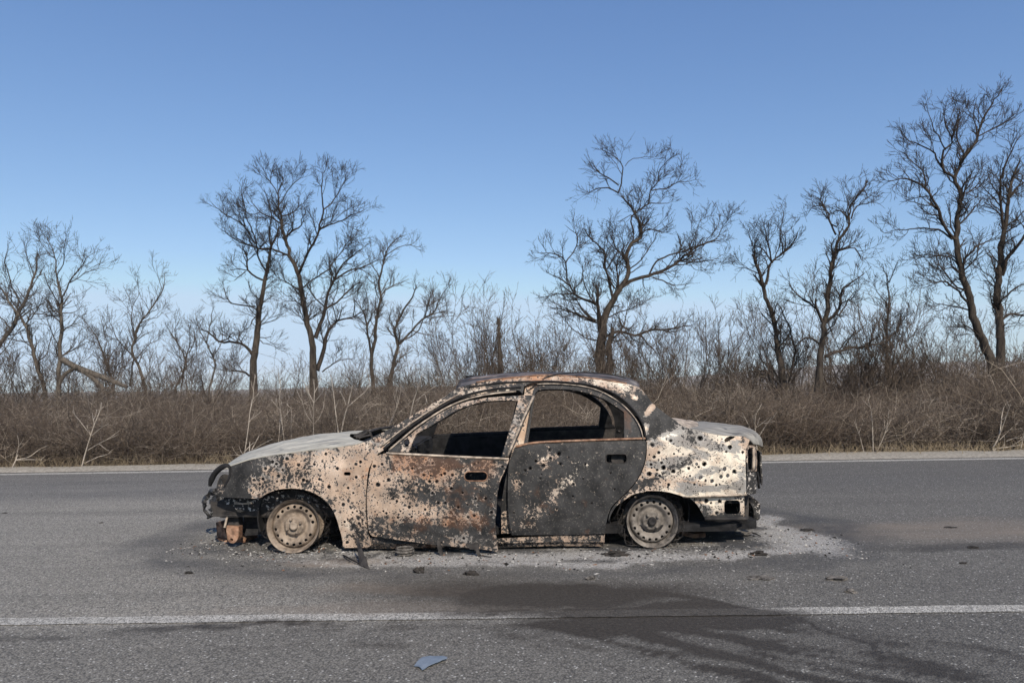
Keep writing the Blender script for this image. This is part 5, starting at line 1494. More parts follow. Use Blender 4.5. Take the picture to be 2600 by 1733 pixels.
traced_tree('bare_tree', L_(T2, k2,
    (((725, 1305), (722, 1180), (716, 1020), (697, 930), (680, 850), (660, 760), (645, 670), (612, 590), (597, 560), (600, 530), (570, 480), (560, 400), (555, 350), (540, 300), (535, 240), (560, 170), (575, 70)), (27, 22, 19, 17, 15, 14, 13, 12, 11, 10, 9, 8, 7, 5, 4, 3, 1.5)),
    (((735, 1000), (760, 930), (790, 850), (800, 760), (830, 700), (870, 620), (930, 560), (1000, 510)), (14, 12, 10, 8, 7, 5, 4, 2)),
    (((830, 695), (900, 650), (1000, 620), (1090, 570)), (6, 5, 4, 1.5)),
    (((745, 1170), (770, 1090), (785, 1020), (810, 950), (850, 912), (930, 885), (970, 870), (1030, 830)), (15, 14, 12, 10, 8, 6, 4, 2)),
    (((935, 880), (940, 800), (925, 730)), (4, 3, 2)), (((790, 845), (870, 790), (940, 720), (1010, 690)), (7, 5, 4, 2)),
    (((645, 655), (680, 580), (720, 500), (750, 430), (775, 340), (775, 260), (770, 150), (788, 80)), (8, 7, 7, 6, 5, 4, 2.5, 1)),
    (((752, 425), (830, 390), (880, 370), (950, 340), (1020, 300)), (4.5, 4, 3.5, 2.5, 1)), (((775, 320), (830, 270), (880, 190), (910, 110)), (4, 3.5, 2.5, 1)),
    (((597, 560), (540, 540), (480, 525), (415, 520)), (7, 6, 5, 3)), (((568, 468), (620, 430), (665, 400), (660, 370), (680, 340), (722, 345)), (7, 6, 5, 4, 3, 2)),
    (((555, 352), (600, 340), (660, 290), (705, 280)), (4, 3.5, 2.5, 1.5)), (((552, 392), (500, 360), (440, 330), (390, 270), (360, 250)), (5.5, 5, 4, 3, 1)), (((440, 332), (380, 340), (300, 270)), (3, 2.5, 1)),
    (((535, 240), (500, 180), (430, 100)), (3.5, 3, 1)), (((543, 290), (590, 220), (640, 160), (700, 130)), (3.5, 3, 2, 1)), (((652, 745), (590, 710), (545, 690), (530, 645)), (4.5, 4, 3, 1.5)),
    (((690, 880), (650, 820), (590, 800), (520, 830)), (4, 3, 2, 1)), (((660, 740), (720, 690), (800, 640), (860, 560), (960, 420)), (5, 4.5, 4, 3, 1)), (((675, 850), (740, 800), (830, 760)), (4, 3, 1.5)),
    (((790, 840), (740, 790), (700, 740), (680, 690)), (4.5, 4, 3, 2)), (((770, 1180), (830, 1130), (900, 1110), (960, 1100)), (5, 4, 3, 1.5))),
    22.0, 'tallest bare tree left of the car, its trunk forking into several rising limbs', k2, seed=2, dens=(3.0, 7.0, 7.5))
traced_tree('bare_tree', L_(T2, k2,
    (((1040, 1235), (1030, 1120), (1050, 1000), (1060, 880), (1082, 790), (1075, 700), (1090, 620), (1110, 540), (1160, 480), (1220, 440)), (11, 10, 9, 8, 7, 6, 5, 4, 3, 1)),
    (((1030, 1080), (1010, 950), (995, 870), (960, 820), (930, 770)), (8, 7, 6, 4, 2)), (((1085, 775), (1130, 730), (1200, 690)), (4.5, 4, 2)), (((1092, 570), (1170, 520), (1240, 505), (1305, 525)), (3, 3, 2, 1)), (((1075, 680), (1030, 600), (1000, 540)), (4, 3, 1)), (((1000, 890), (1010, 800), (990, 700)), (4, 3, 1.5))),
    25.5, 'slim grey bare tree leaning right, between the tall pair and the wide one', k2, seed=3, dens=(3, 5.5, 5.5), twig='twig_hazed')
traced_tree('bare_tree', L_(T2, k2,
    (((1130, 1225), (1150, 1120), (1170, 1040), (1155, 950), (1162, 930), (1200, 850), (1250, 780), (1272, 690)), (11, 10, 9, 7, 6, 5, 4, 2)),
    (((1170, 1040), (1230, 980), (1300, 900), (1360, 870), (1410, 760), (1480, 690)), (8, 7, 6, 5, 3, 1)), (((1320, 885), (1400, 860), (1460, 875)), (4, 3, 1.5)), (((1250, 960), (1320, 980), (1400, 1000)), (4, 3, 1.5)), (((1180, 1020), (1280, 960), (1340, 800), (1350, 690)), (5, 4, 3, 1)), (((1160, 950), (1130, 910), (1120, 860)), (4, 3, 1.5))),
    25.0, 'low wide-spreading bare tree just left above the car roof', k2, seed=4, dens=(3, 5.5, 5.5), twig='twig_hazed')
# --- behind the roof
traced_tree('bare_tree', L_(T3, k2,
    (((790, 1255), (778, 1150), (790, 1060), (802, 980), (850, 860), (900, 780), (930, 720), (922, 630), (950, 560), (1000, 520), (985, 440), (935, 365), (880, 290), (850, 270)), (28, 26, 25, 22, 19, 16, 13, 11, 10, 9, 8, 6, 5, 3)),
    (((828, 1255), (832, 1150), (836, 1060), (860, 980)), (17, 16, 14, 10)),
    (((782, 1030), (772, 900), (760, 760)), (14, 11, 6)),
    (((755, 972), (700, 950), (600, 915), (520, 890)), (8, 7, 5, 2)), (((762, 882), (700, 850), (650, 830), (620, 780), (560, 740), (490, 720)), (9, 8, 7, 6, 4, 1.5)), (((640, 825), (560, 830), (500, 850), (455, 830)), (5, 4, 3, 1)), (((655, 790), (690, 740), (670, 700)), (4, 4, 3)),
    (((605, 760), (600, 660), (560, 620), (510, 610), (420, 612)), (5.5, 5, 4, 3, 1.2)), (((600, 662), (640, 600), (665, 540), (630, 480), (575, 455)), (5, 4, 4, 2.5, 1)),
    (((850, 850), (815, 700), (800, 600), (740, 540), (685, 455)), (9, 7, 6, 5, 2.5)), (((860, 800), (800, 690), (790, 640)), (6, 5, 3)), (((820, 695), (870, 600), (830, 500), (850, 440)), (5, 4, 3, 1.5)),
    (((895, 795), (970, 750), (1040, 732), (1130, 702), (1200, 650), (1270, 600), (1340, 560), (1430, 525)), (13, 12, 11, 10, 8, 6, 5, 2)),
    (((1040, 732), (1080, 660), (1150, 620), (1250, 592), (1390, 540), (1450, 450), (1525, 400)), (6, 6, 5, 4.5, 3, 2, 1)), (((1200, 655), (1300, 660), (1400, 640), (1440, 605)), (4.5, 4, 3, 1)), (((1060, 740), (1130, 765), (1180, 785), (1208, 825)), (4.5, 4, 3, 1)),
    (((1250, 595), (1290, 500), (1330, 400)), (3, 2.5, 1)), (((1340, 555), (1400, 470), (1420, 390)), (3, 2.5, 1)),
    (((922, 650), (895, 600), (945, 550)), (7, 6, 4)), (((880, 292), (830, 268), (770, 270), (680, 302)), (5, 4, 3.5, 1.5)), (((880, 250), (830, 212), (780, 190), (728, 110)), (5, 4, 3, 1)), (((880, 290), (892, 240), (900, 160), (850, 90), (765, 60)), (5, 4.5, 3.5, 2, 1)),
    (((960, 510), (955, 420), (1000, 380), (1050, 345), (1100, 352), (1172, 352)), (6, 5, 5, 4, 3, 2)), (((1040, 350), (1050, 280), (1090, 225), (1110, 160), (1195, 85)), (5, 4, 3.5, 2.5, 1)), (((1055, 280), (1130, 268), (1200, 240), (1315, 220)), (4, 3.5, 2.5, 1)), (((1000, 512), (1040, 480), (1110, 505), (1150, 480)), (4.5, 4, 3, 2)),
    (((860, 850), (880, 760), (870, 690), (900, 560), (870, 470)), (6, 5, 4, 3, 1.5)), (((930, 700), (1000, 650), (1060, 560), (1080, 480)), (5, 4, 3, 1.5)), (((780, 990), (700, 930), (660, 860), (640, 760)), (6, 5, 4, 2)),
    (((800, 980), (760, 880), (700, 780), (690, 640)), (6, 5, 3.5, 1.5)), (((810, 960), (900, 920), (1000, 880), (1080, 830)), (5, 4, 3, 1.5)), (((790, 1080), (700, 1060), (620, 1000), (590, 920)), (5, 4, 3, 1.5)), (((830, 1080), (900, 1010), (930, 900), (990, 830)), (5, 4, 3, 1.5)),
    (((915, 150), (960, 110), (1090, 97)), (2.5, 2, 1)), (((985, 440), (940, 410), (880, 440), (850, 410)), (4, 3, 2.5, 1.5)),
    (((815, 1055), (880, 1030), (960, 1045), (1050, 1022), (1160, 1010), (1285, 990)), (10, 9, 8, 6, 5, 2)), (((985, 1040), (1040, 1090), (1095, 1165)), (6, 5, 3)), (((880, 950), (900, 1000), (960, 1040)), (5, 5, 4))),
    19.0, 'gnarled dark bare tree with a broad crown and broken stub, rising behind the car roof', k2, trunk_n=2, seed=5, dens=(3.6, 6.5, 6.5), Lk=(.75, .36, .17), crook=.34)
def snag():
    P = catmull(T3((255, 1255), (247, 1100), (242, 970)), 8); W = unproj(P[:, 0], P[:, 1], np.full(len(P), 18.0)); n = len(W)
    W = np.vstack([[W[0][0], W[0][1], -.1], W]); rad = np.concatenate([[.075], np.linspace(.070, .030, n) + rng.uniform(-.012, .010, n)])
    tb = Tubes(); tb.add(W, rad)
    for dx in (-.02, .015): tb.add(np.array([W[-1] + (dx, 0, -.1), W[-1] + (dx, 0, .04), W[-1] + (dx * 1.4, 0, .12 + dx)]), np.array([.03, .02, .004]))
    tag(tb.build('tree_stump', MAT['bark'], None, 8), 'dark broken-off snag standing among shrubs, left behind the car roof', 'dead trunk')
snag()
k4 = .5738
traced_tree('bare_tree', L_(T4, k4,
    (((255, 1445), (228, 1300), (207, 1130), (167, 1000), (150, 930), (117, 835), (108, 795)), (18, 15, 12, 10, 9, 8, 5)),
    (((165, 945), (190, 850), (250, 800), (285, 760), (315, 700)), (8, 6, 5, 4, 2)), (((190, 845), (140, 780), (70, 775)), (4, 3, 1.5)), (((115, 830), (100, 740), (70, 680)), (3.5, 2.5, 1)), (((225, 1385), (160, 1330), (80, 1310)), (6, 5, 3)), (((195, 850), (170, 740), (160, 640)), (4, 3, 1)), (((240, 810), (230, 700), (260, 570)), (3.5, 2.5, 1)), (((205, 1130), (150, 1080), (120, 1010)), (4, 3, 1)), (((260, 1400), (290, 1240), (250, 1080), (210, 1010)), (6, 5, 4, 1.5)), (((140, 900), (60, 870), (10, 890)), (3, 2.5, 1))),
    17.5, 'crooked bare tree leaning left with a blunt broken top, right of the car tail', k4, seed=6, dens=(3.4, 7, 7), Lk=(.6, .32, .16), crook=.34)
traced_tree('bare_tree', L_(T4, k4,
    (((390, 1565), (396, 1400), (405, 1280), (420, 1150), (438, 1000), (455, 870), (472, 800), (490, 735), (530, 680), (540, 600), (570, 555), (605, 510), (590, 450)), (23, 20, 18, 15, 12, 11, 10, 9, 7, 6, 4, 3, 1.5)),
    (((415, 1110), (390, 1040), (380, 1000)), (8, 7, 4)), (((400, 1060), (300, 980), (260, 920)), (5, 4, 2)), (((400, 1205), (340, 1180), (280, 1240)), (6, 5, 3)), (((430, 1265), (480, 1240), (560, 1225), (650, 1210), (722, 1185)), (9, 8, 7, 5, 3)), (((700, 1195), (770, 1100), (760, 1055)), (5, 4, 2)),
    (((430, 1115), (490, 1050), (510, 960), (560, 930), (620, 885)), (8, 7, 6, 4, 2)), (((462, 805), (540, 778), (550, 770)), (6, 5, 3)), (((480, 800), (560, 780), (588, 830), (590, 800)), (3, 3, 3, 2)), (((475, 725), (440, 640), (420, 580), (370, 545)), (5, 4, 3, 1.5)), (((530, 662), (490, 620), (430, 635)), (4, 3, 2)),
    (((543, 655), (570, 605), (610, 590), (662, 572)), (4, 3.5, 3, 1)), (((425, 600), (380, 600), (340, 660)), (3, 2.5, 1)), (((480, 690), (450, 680), (430, 610)), (3.5, 3, 2)), (((490, 1080), (540, 1000), (600, 960)), (4, 3, 1)), (((520, 650), (525, 560), (500, 500)), (3, 2, 1))),
    16.5, 'stout dark bare tree with splintered bark and a broken zigzag crown, right of the car', k4, seed=7, dens=(3.4, 7.2, 7.5), Lk=(.58, .32, .16), crook=.36)
traced_tree('bare_tree', L_(T4, k4,
    (((700, 1265), (702, 1100), (710, 930), (690, 880), (680, 840)), (6, 5, 4, 3, 1)), (((710, 935), (750, 840), (755, 810)), (3, 2, 1)), (((705, 1040), (650, 960), (620, 930)), (3, 2, 1))),
    19.0, 'thin straight bare tree with a small forked top, left of the big pair at right', k4, seed=8, dens=(4, 6, 6), Lk=(.5, .28, .15))
traced_tree('bare_tree', L_(T4, k4,
    (((1188, 1490), (1162, 1290), (1122, 1190), (1087, 1090), (1052, 960), (1022, 850), (1012, 760), (1016, 650), (1020, 540), (1000, 470), (1050, 380), (1100, 290), (1150, 170), (1245, 45)), (24, 21, 19, 17, 15, 13, 12, 11, 9, 8, 6, 5, 3, 1)),
    (((1000, 472), (945, 430), (960, 350), (990, 320), (960, 250), (940, 150)), (7, 6, 5, 4, 3, 1)), (((945, 428), (890, 350), (800, 310), (765, 265)), (5, 4, 3, 1)), (((1010, 752), (960, 700), (920, 600), (870, 520), (800, 480), (690, 482)), (8, 7, 6, 5, 4, 1.5)), (((990, 745), (930, 702), (840, 692), (680, 715)), (5, 4, 3, 1)),
    (((1060, 1025), (1000, 960), (940, 932), (840, 945)), (6, 5, 4, 1.5)), (((1050, 975), (990, 940), (930, 840), (900, 780)), (5, 4, 3, 1)), (((1080, 1065), (1000, 1040), (870, 1030)), (4.5, 3.5, 1)), (((1015, 685), (1080, 620), (1135, 535)), (5, 4, 1.5)), (((1040, 835), (1120, 760), (1210, 735)), (5, 4, 1.5)), (((1100, 292), (1180, 250), (1295, 195)), (4, 3, 1)),
    (((1050, 385), (1010, 290), (1020, 190), (1000, 110)), (4, 3, 2, 1)), (((1100, 290), (1090, 190), (1110, 90)), (3.5, 2.5, 1)), (((870, 520), (860, 440), (800, 400), (770, 330)), (4, 3, 2, 1)), (((920, 600), (840, 590), (760, 560)), (3.5, 2.5, 1)), (((1020, 560), (1090, 520), (1150, 420)), (4, 3, 1)), (((960, 350), (900, 250), (870, 120)), (3.5, 2.5, 1)), (((1120, 1190), (1060, 1130), (960, 1120)), (4, 3, 1)), (((1030, 870), (960, 820), (820, 830)), (4, 3, 1))),
    17.0, 'tallest bare tree of the view, its trunk leaning left, at the right edge', k4, seed=9, dens=(3.4, 7.2, 7.5), Lk=(.72, .36, .18))
traced_tree('bare_tree', L_(T4, k4,
    (((1202, 1420), (1202, 1250), (1200, 1100), (1190, 980), (1200, 850), (1220, 700), (1240, 560), (1262, 450), (1300, 370)), (21, 19, 17, 15, 13, 10, 8, 6, 3)),
    (((1210, 905), (1250, 800), (1310, 725), (1380, 640)), (9, 8, 6, 3)), (((1215, 695), (1205, 560), (1212, 440), (1265, 330), (1330, 250)), (7, 6, 5, 3, 1)), (((1200, 1112), (1240, 1080), (1310, 1080), (1380, 1060)), (7, 6, 5, 3)), (((1240, 565), (1300, 500), (1400, 440)), (5, 4, 2)), (((1210, 1010), (1270, 960), (1340, 930)), (5, 4, 2)), (((1195, 980), (1150, 900), (1100, 870)), (4, 3, 1)), (((1225, 690), (1290, 640), (1360, 560)), (4, 3, 1)), (((1205, 560), (1160, 500), (1140, 420)), (3.5, 2.5, 1))),
    18.2, 'upright bare tree cut by the right edge, standing behind the tallest leaning one', k4, seed=10, dens=(3.4, 7.2, 7.5), Lk=(.72, .36, .18))
# --- far left group
k1 = .4785
traced_tree('bare_tree', L_(T1, k1,
    (((-60, 1130), (-40, 1000), (0, 880), (60, 800), (120, 680), (180, 520), (205, 390)), (17, 15, 13, 12, 9, 6, 3)), (((60, 800), (0, 740), (-60, 700)), (6, 5, 3)), (((120, 690), (60, 560), (30, 430), (60, 330)), (6, 5, 3, 1)), (((180, 520), (140, 420), (120, 330)), (4, 3, 1)), (((90, 760), (190, 690), (270, 650)), (6, 4, 2)), (((150, 610), (220, 500), (260, 430)), (4, 3, 1))),
    22.0, 'bare tree leaning right out of the left edge of the view', k1, seed=11, dens=(2.8, 4.6, 4.6), twig='twig_hazed', mat='bark_hazed', rmul=.8, Lk=(.8, .4, .2))
traced_tree('bare_tree', L_(T1, k1,
    (((240, 1140), (190, 970), (130, 780), (60, 680), (0, 580), (-60, 520)), (14, 13, 10, 8, 6, 4)), (((160, 870), (60, 860), (-20, 830)), (5, 4, 2)), (((130, 785), (200, 700), (240, 610)), (5, 4, 2)), (((60, 680), (50, 560), (10, 470)), (4, 3, 1)), (((195, 980), (250, 920), (280, 800)), (5, 4, 2))),
    21.0, 'bare tree leaning left across the left edge, base near the fallen limbs', k1, seed=12, dens=(2.8, 4.6, 4.6), twig='twig_hazed', mat='bark_hazed', rmul=.8, Lk=(.8, .4, .2))
traced_tree('bare_tree', L_(T1, k1,
    (((310, 1140), (315, 980), (322, 800), (326, 650), (300, 530), (290, 420), (250, 330), (200, 285)), (15, 14, 12, 11, 8, 5, 3, 1)), (((325, 645), (370, 560), (440, 460), (500, 400), (545, 375)), (6, 5, 4, 2, 1)), (((320, 690), (250, 560), (230, 490)), (5, 4, 2)), (((330, 720), (420, 700), (450, 640)), (4, 3, 1)), (((318, 740), (200, 720), (110, 722)), (5, 4, 2)), (((300, 530), (340, 430), (345, 260)), (4, 3, 1)), (((370, 560), (470, 500), (560, 480), (610, 500)), (4, 3, 2, 1)), (((322, 830), (380, 780), (430, 720)), (4, 3, 1.5)), (((316, 900), (260, 800), (250, 700)), (4, 3, 2)), (((290, 430), (240, 380), (180, 290)), (3, 2, 1)), (((315, 960), (420, 900), (480, 860)), (5, 4, 1.5))),
    20.5, 'upright bare tree with a rounded twiggy crown, tallest of the far left group', k1, seed=13, dens=(2.8, 4.6, 4.6), twig='twig_hazed', mat='bark_hazed', rmul=.8, Lk=(.85, .42, .2))
def fallen():
    tb = Tubes()
    for pts, r in ((T1((330, 965), (400, 1005), (520, 1050), (675, 1112)), (.085, .08, .07, .05)), (T1((400, 1010), (470, 1045), (552, 1125)), (.07, .065, .06)), (T1((405, 1005), (340, 1050), (310, 1110)), (.06, .055, .05))):
        c = catmull(pts, 10); W = unproj(c[:, 0], c[:, 1], np.full(len(c), 20.2)); n = len(W); tb.add(W, np.interp(np.linspace(0, 1, n), np.linspace(0, 1, len(r)), r))
    tag(tb.build('fallen_limb', MAT['bark_hazed'], None, 8), 'broken limbs sagging down from the far left trunk into the thicket', 'fallen branch')
fallen()
traced_tree('bare_tree', L_(T1, k1,
    (((772, 1125), (742, 1020), (702, 930), (712, 850), (742, 770), (800, 700), (860, 600), (882, 490)), (10, 9, 8, 7, 6, 5, 3, 1)), (((690, 1110), (705, 960), (720, 940)), (8, 6, 4)), (((720, 960), (640, 880), (600, 800), (570, 720)), (6, 5, 3, 1)), (((710, 850), (690, 660), (650, 555)), (5, 3, 1)), (((742, 775), (830, 740), (890, 700)), (4, 3, 1)), (((700, 690), (740, 600), (720, 530)), (3, 2, 1)), (((725, 960), (800, 880), (870, 850)), (4, 3, 1)), (((860, 600), (830, 490), (825, 480)), (2.5, 2, 1))),
    23.0, 'medium bare tree with two stems joining into a fan crown, right of the fallen limbs', k1, seed=14, dens=(2.8, 4.6, 4.6), twig='twig_hazed', mat='bark_hazed', rmul=.8, Lk=(.8, .4, .2))
traced_tree('bare_tree', L_(T1, k1,
    (((602, 1085), (552, 950), (502, 830), (450, 770), (430, 700)), (8, 7, 5, 3, 1)), (((552, 950), (560, 840), (520, 700)), (4, 3, 1)), (((590, 1050), (650, 960), (640, 860)), (5, 4, 2))),
    23.5, 'slender bare tree leaning left between the far left group and the fan-crowned tree', k1, seed=15, dens=(2.8, 4.6, 4.6), twig='twig_hazed', mat='bark_hazed', rmul=.8, Lk=(.75, .4, .2))
traced_tree('bare_tree', L_(T1, k1,
    (((930, 1115), (990, 1000), (972, 930), (922, 850), (880, 770)), (8, 7, 5, 4, 1)), (((962, 1110), (988, 960), (1010, 850), (1000, 760)), (6, 5, 4, 1)), (((980, 960), (1030, 870), (1050, 790)), (4, 3, 1)), (((940, 880), (930, 800), (970, 720)), (4, 3, 1))),
    24.0, 'small bare tree with two crossing stems, left of the tree with the crooked limb', k1, seed=16, dens=(2.8, 4.6, 4.6), twig='twig_hazed', mat='bark_hazed', rmul=.8, Lk=(.7, .38, .2))
traced_tree('bare_tree', L_(T1, k1,
    (((1110, 1115), (1142, 1000), (1102, 880), (1120, 760), (1138, 630)), (7, 6, 4, 3, 1)), (((1110, 900), (1060, 820), (1030, 700)), (4, 3, 1)), (((1120, 960), (1180, 860), (1160, 720)), (4, 3, 1))),
    24.5, 'thin pale bare tree right behind the tip of the long crooked limb', k1, seed=17, dens=(2.8, 4.6, 4.6), twig='twig_hazed', mat='bark_hazed', rmul=.8, Lk=(.65, .36, .2))

# --- multi-stemmed shrubs
SHRUB_G = 'bare multi-stemmed shrubs along the thicket'
def shrub(u, top_v, Y, spread, stems, label, seed, mat='shrub'):
    random.seed(seed + 500)
    hor = 978 + (1300 - u) * .0145
    H = CAM_Z + (hor - top_v) / F_PX * Y
    x0 = (u - CX) / F_PX * Y
    tb = Tubes()
    for _ in range(int(stems * (1.15 if u > 1100 else .9))):
        a = random.gauss(0, .34) ; b = random.gauss(0, .3)
        L = H * random.uniform(.45, 1.0)
        p, _ = walk(np.array([x0 + random.gauss(0, spread * .45), Y + random.gauss(0, .4), -.1]), np.array([a, b, 1]), L + .1, 10, .12, .05)
        r = np.linspace(random.uniform(.012, .024), .004, 10); tb.add(p, r)
        ramify(tb, p, r, 0, (3.4, 3.4, 3.0), (.80, .40, .2), .14, .24, .15)
    return tag(tb.build('bare_shrub', MAT[mat], None, 3), label, 'shrub', SHRUB_G)
SH = [(1205, 700, 17.5, .55, 16, 'tall pale-twigged bare shrub left of the broken snag, above the windscreen'),
      (1255, 790, 18.5, .5, 12, 'bare shrub directly around the broken snag behind the car roof'),
      (1330, 745, 17.8, .5, 18, 'upright dense bare shrub right of the broken snag'),
      (1400, 800, 19.0, .5, 12, 'bare shrub between the snag shrubs and the gnarled tree'),
      (1475, 805, 18.3, .4, 10, 'bare shrub pressed against the left foot of the gnarled tree'),
      (1590, 770, 18.5, .55, 16, 'bushy bare shrub at the right foot of the gnarled tree'),
      (1670, 740, 19.5, .5, 12, 'bare shrub under the long right limb of the gnarled tree'),
      (1760, 725, 20.0, .45, 9, 'tall airy bare shrub with straight stems left of the crooked leaning tree'),
      (1835, 720, 20.5, .45, 9, 'second airy bare shrub, just left of the crooked leaning tree'),
      (1900, 780, 18.5, .5, 12, 'bare shrub in front of the crooked leaning tree foot'),
      (2010, 690, 18.0, .5, 14, 'dark bare shrub between the crooked tree and the stout tree'),
      (2160, 650, 18.5, .6, 18, 'tall dense bare shrub right behind the stout tree'),
      (2215, 760, 17.8, .5, 14, 'bare shrub beside the thin straight tree'),
      (2290, 745, 18.8, .5, 13, 'spreading bare shrub left of the leaning tallest tree'),
      (2390, 770, 18.2, .5, 14, 'bare shrub with dark stems at the left foot of the tallest tree'),
      (2470, 820, 18.0, .5, 12, 'low bare shrub at the right foot of the tallest tree'),
      (2570, 800, 19.5, .5, 12, 'bare shrub at the right edge below the upright tree'),
      (1120, 850, 20.0, .45, 11, 'low bare shrub under the wide-spreading tree'),
      (1020, 860, 20.5, .45, 11, 'low bare shrub between the two slim grey trees'),
      (900, 850, 19.5, .45, 11, 'low bare shrub at the right foot of the tallest left tree'),
      (745, 880, 20.0, .45, 11, 'low bare shrub between the trunks of the left pair'),
      (560, 820, 21.0, .45, 11, 'bare shrub under the long crooked limb'),
      (470, 800, 22.0, .5, 12, 'bare shrub under the two crossing stems'),
      (410, 840, 21.5, .5, 12, 'bare shrub right of the fan-crowned tree'),
      (280, 790, 22.0, .5, 13, 'bare shrub behind the fallen limbs'),
      (190, 830, 21.5, .5, 12, 'bare shrub at the foot of the upright far left tree'),
      (75, 800, 21.0, .5, 13, 'bare shrub between the leaning trunks at far left'),
      (15, 820, 22.0, .5, 12, 'bare shrub at the left edge of the view')]
for k, (u, tv, Y, sp_, st_, lab) in enumerate(SH):
    shrub(u, tv, Y, sp_, st_, lab, k)

# --- pale saplings at the roadside edge of the thicket
SAP_G = 'pale saplings at the edge of the thicket'
def sapling(limbs, Y, label, seed, rmul=1.0, twigs=True):
    random.seed(seed + 900)
    u0 = limbs[0][0][0][0]; Y = 11.55 + .030 * (u0 - CX) / F_PX * 11.6 + (Y - 12.3) * .25; mp = Y / F_PX
    tb = Tubes(); done = []
    for li, (pts, r) in enumerate(limbs):
        pts = np.asarray(pts, float)
        if not done: y0, y1 = Y, Y + random.uniform(-.15, .15)
        else:
            y0 = min(((np.hypot(c[:, 0] - pts[0, 0], c[:, 1] - pts[0, 1]).min(), W[np.hypot(c[:, 0] - pts[0, 0], c[:, 1] - pts[0, 1]).argmin(), 1]) for W, c in done), key=lambda q: q[0])[1]
            y1 = y0 + random.uniform(-.3, .3)
        c = catmull(pts, 8); W = unproj(c[:, 0], c[:, 1], np.linspace(y0, y1, len(c))); done.append((W, c))
        n = len(W); rad = np.linspace(r[0], r[-1], n) * mp * rmul * .78
        if li == 0 and W[0][2] > .0: W = np.vstack([[W[0][0] + random.uniform(-.03, .03), W[0][1], -.05], W]); rad = np.concatenate([[rad[0] * 1.15], rad])
        tb.add(W, np.maximum(rad, .0032))
        if twigs: ramify(tb, W, rad, 1, (1.2, 1.3, 1.5), (.4, .24, .14), .12, .12, .35)
    return tag(tb.build('pale_sapling', MAT['pale'], None, 5), label, 'sapling', SAP_G)
def S5(*lst): return [(C5(*p), r) for p, r in lst]
def SK3(*lst): return [(K3(*p), r) for p, r in lst]
def SK4(*lst): return [(K4(*p), r) for p, r in lst]
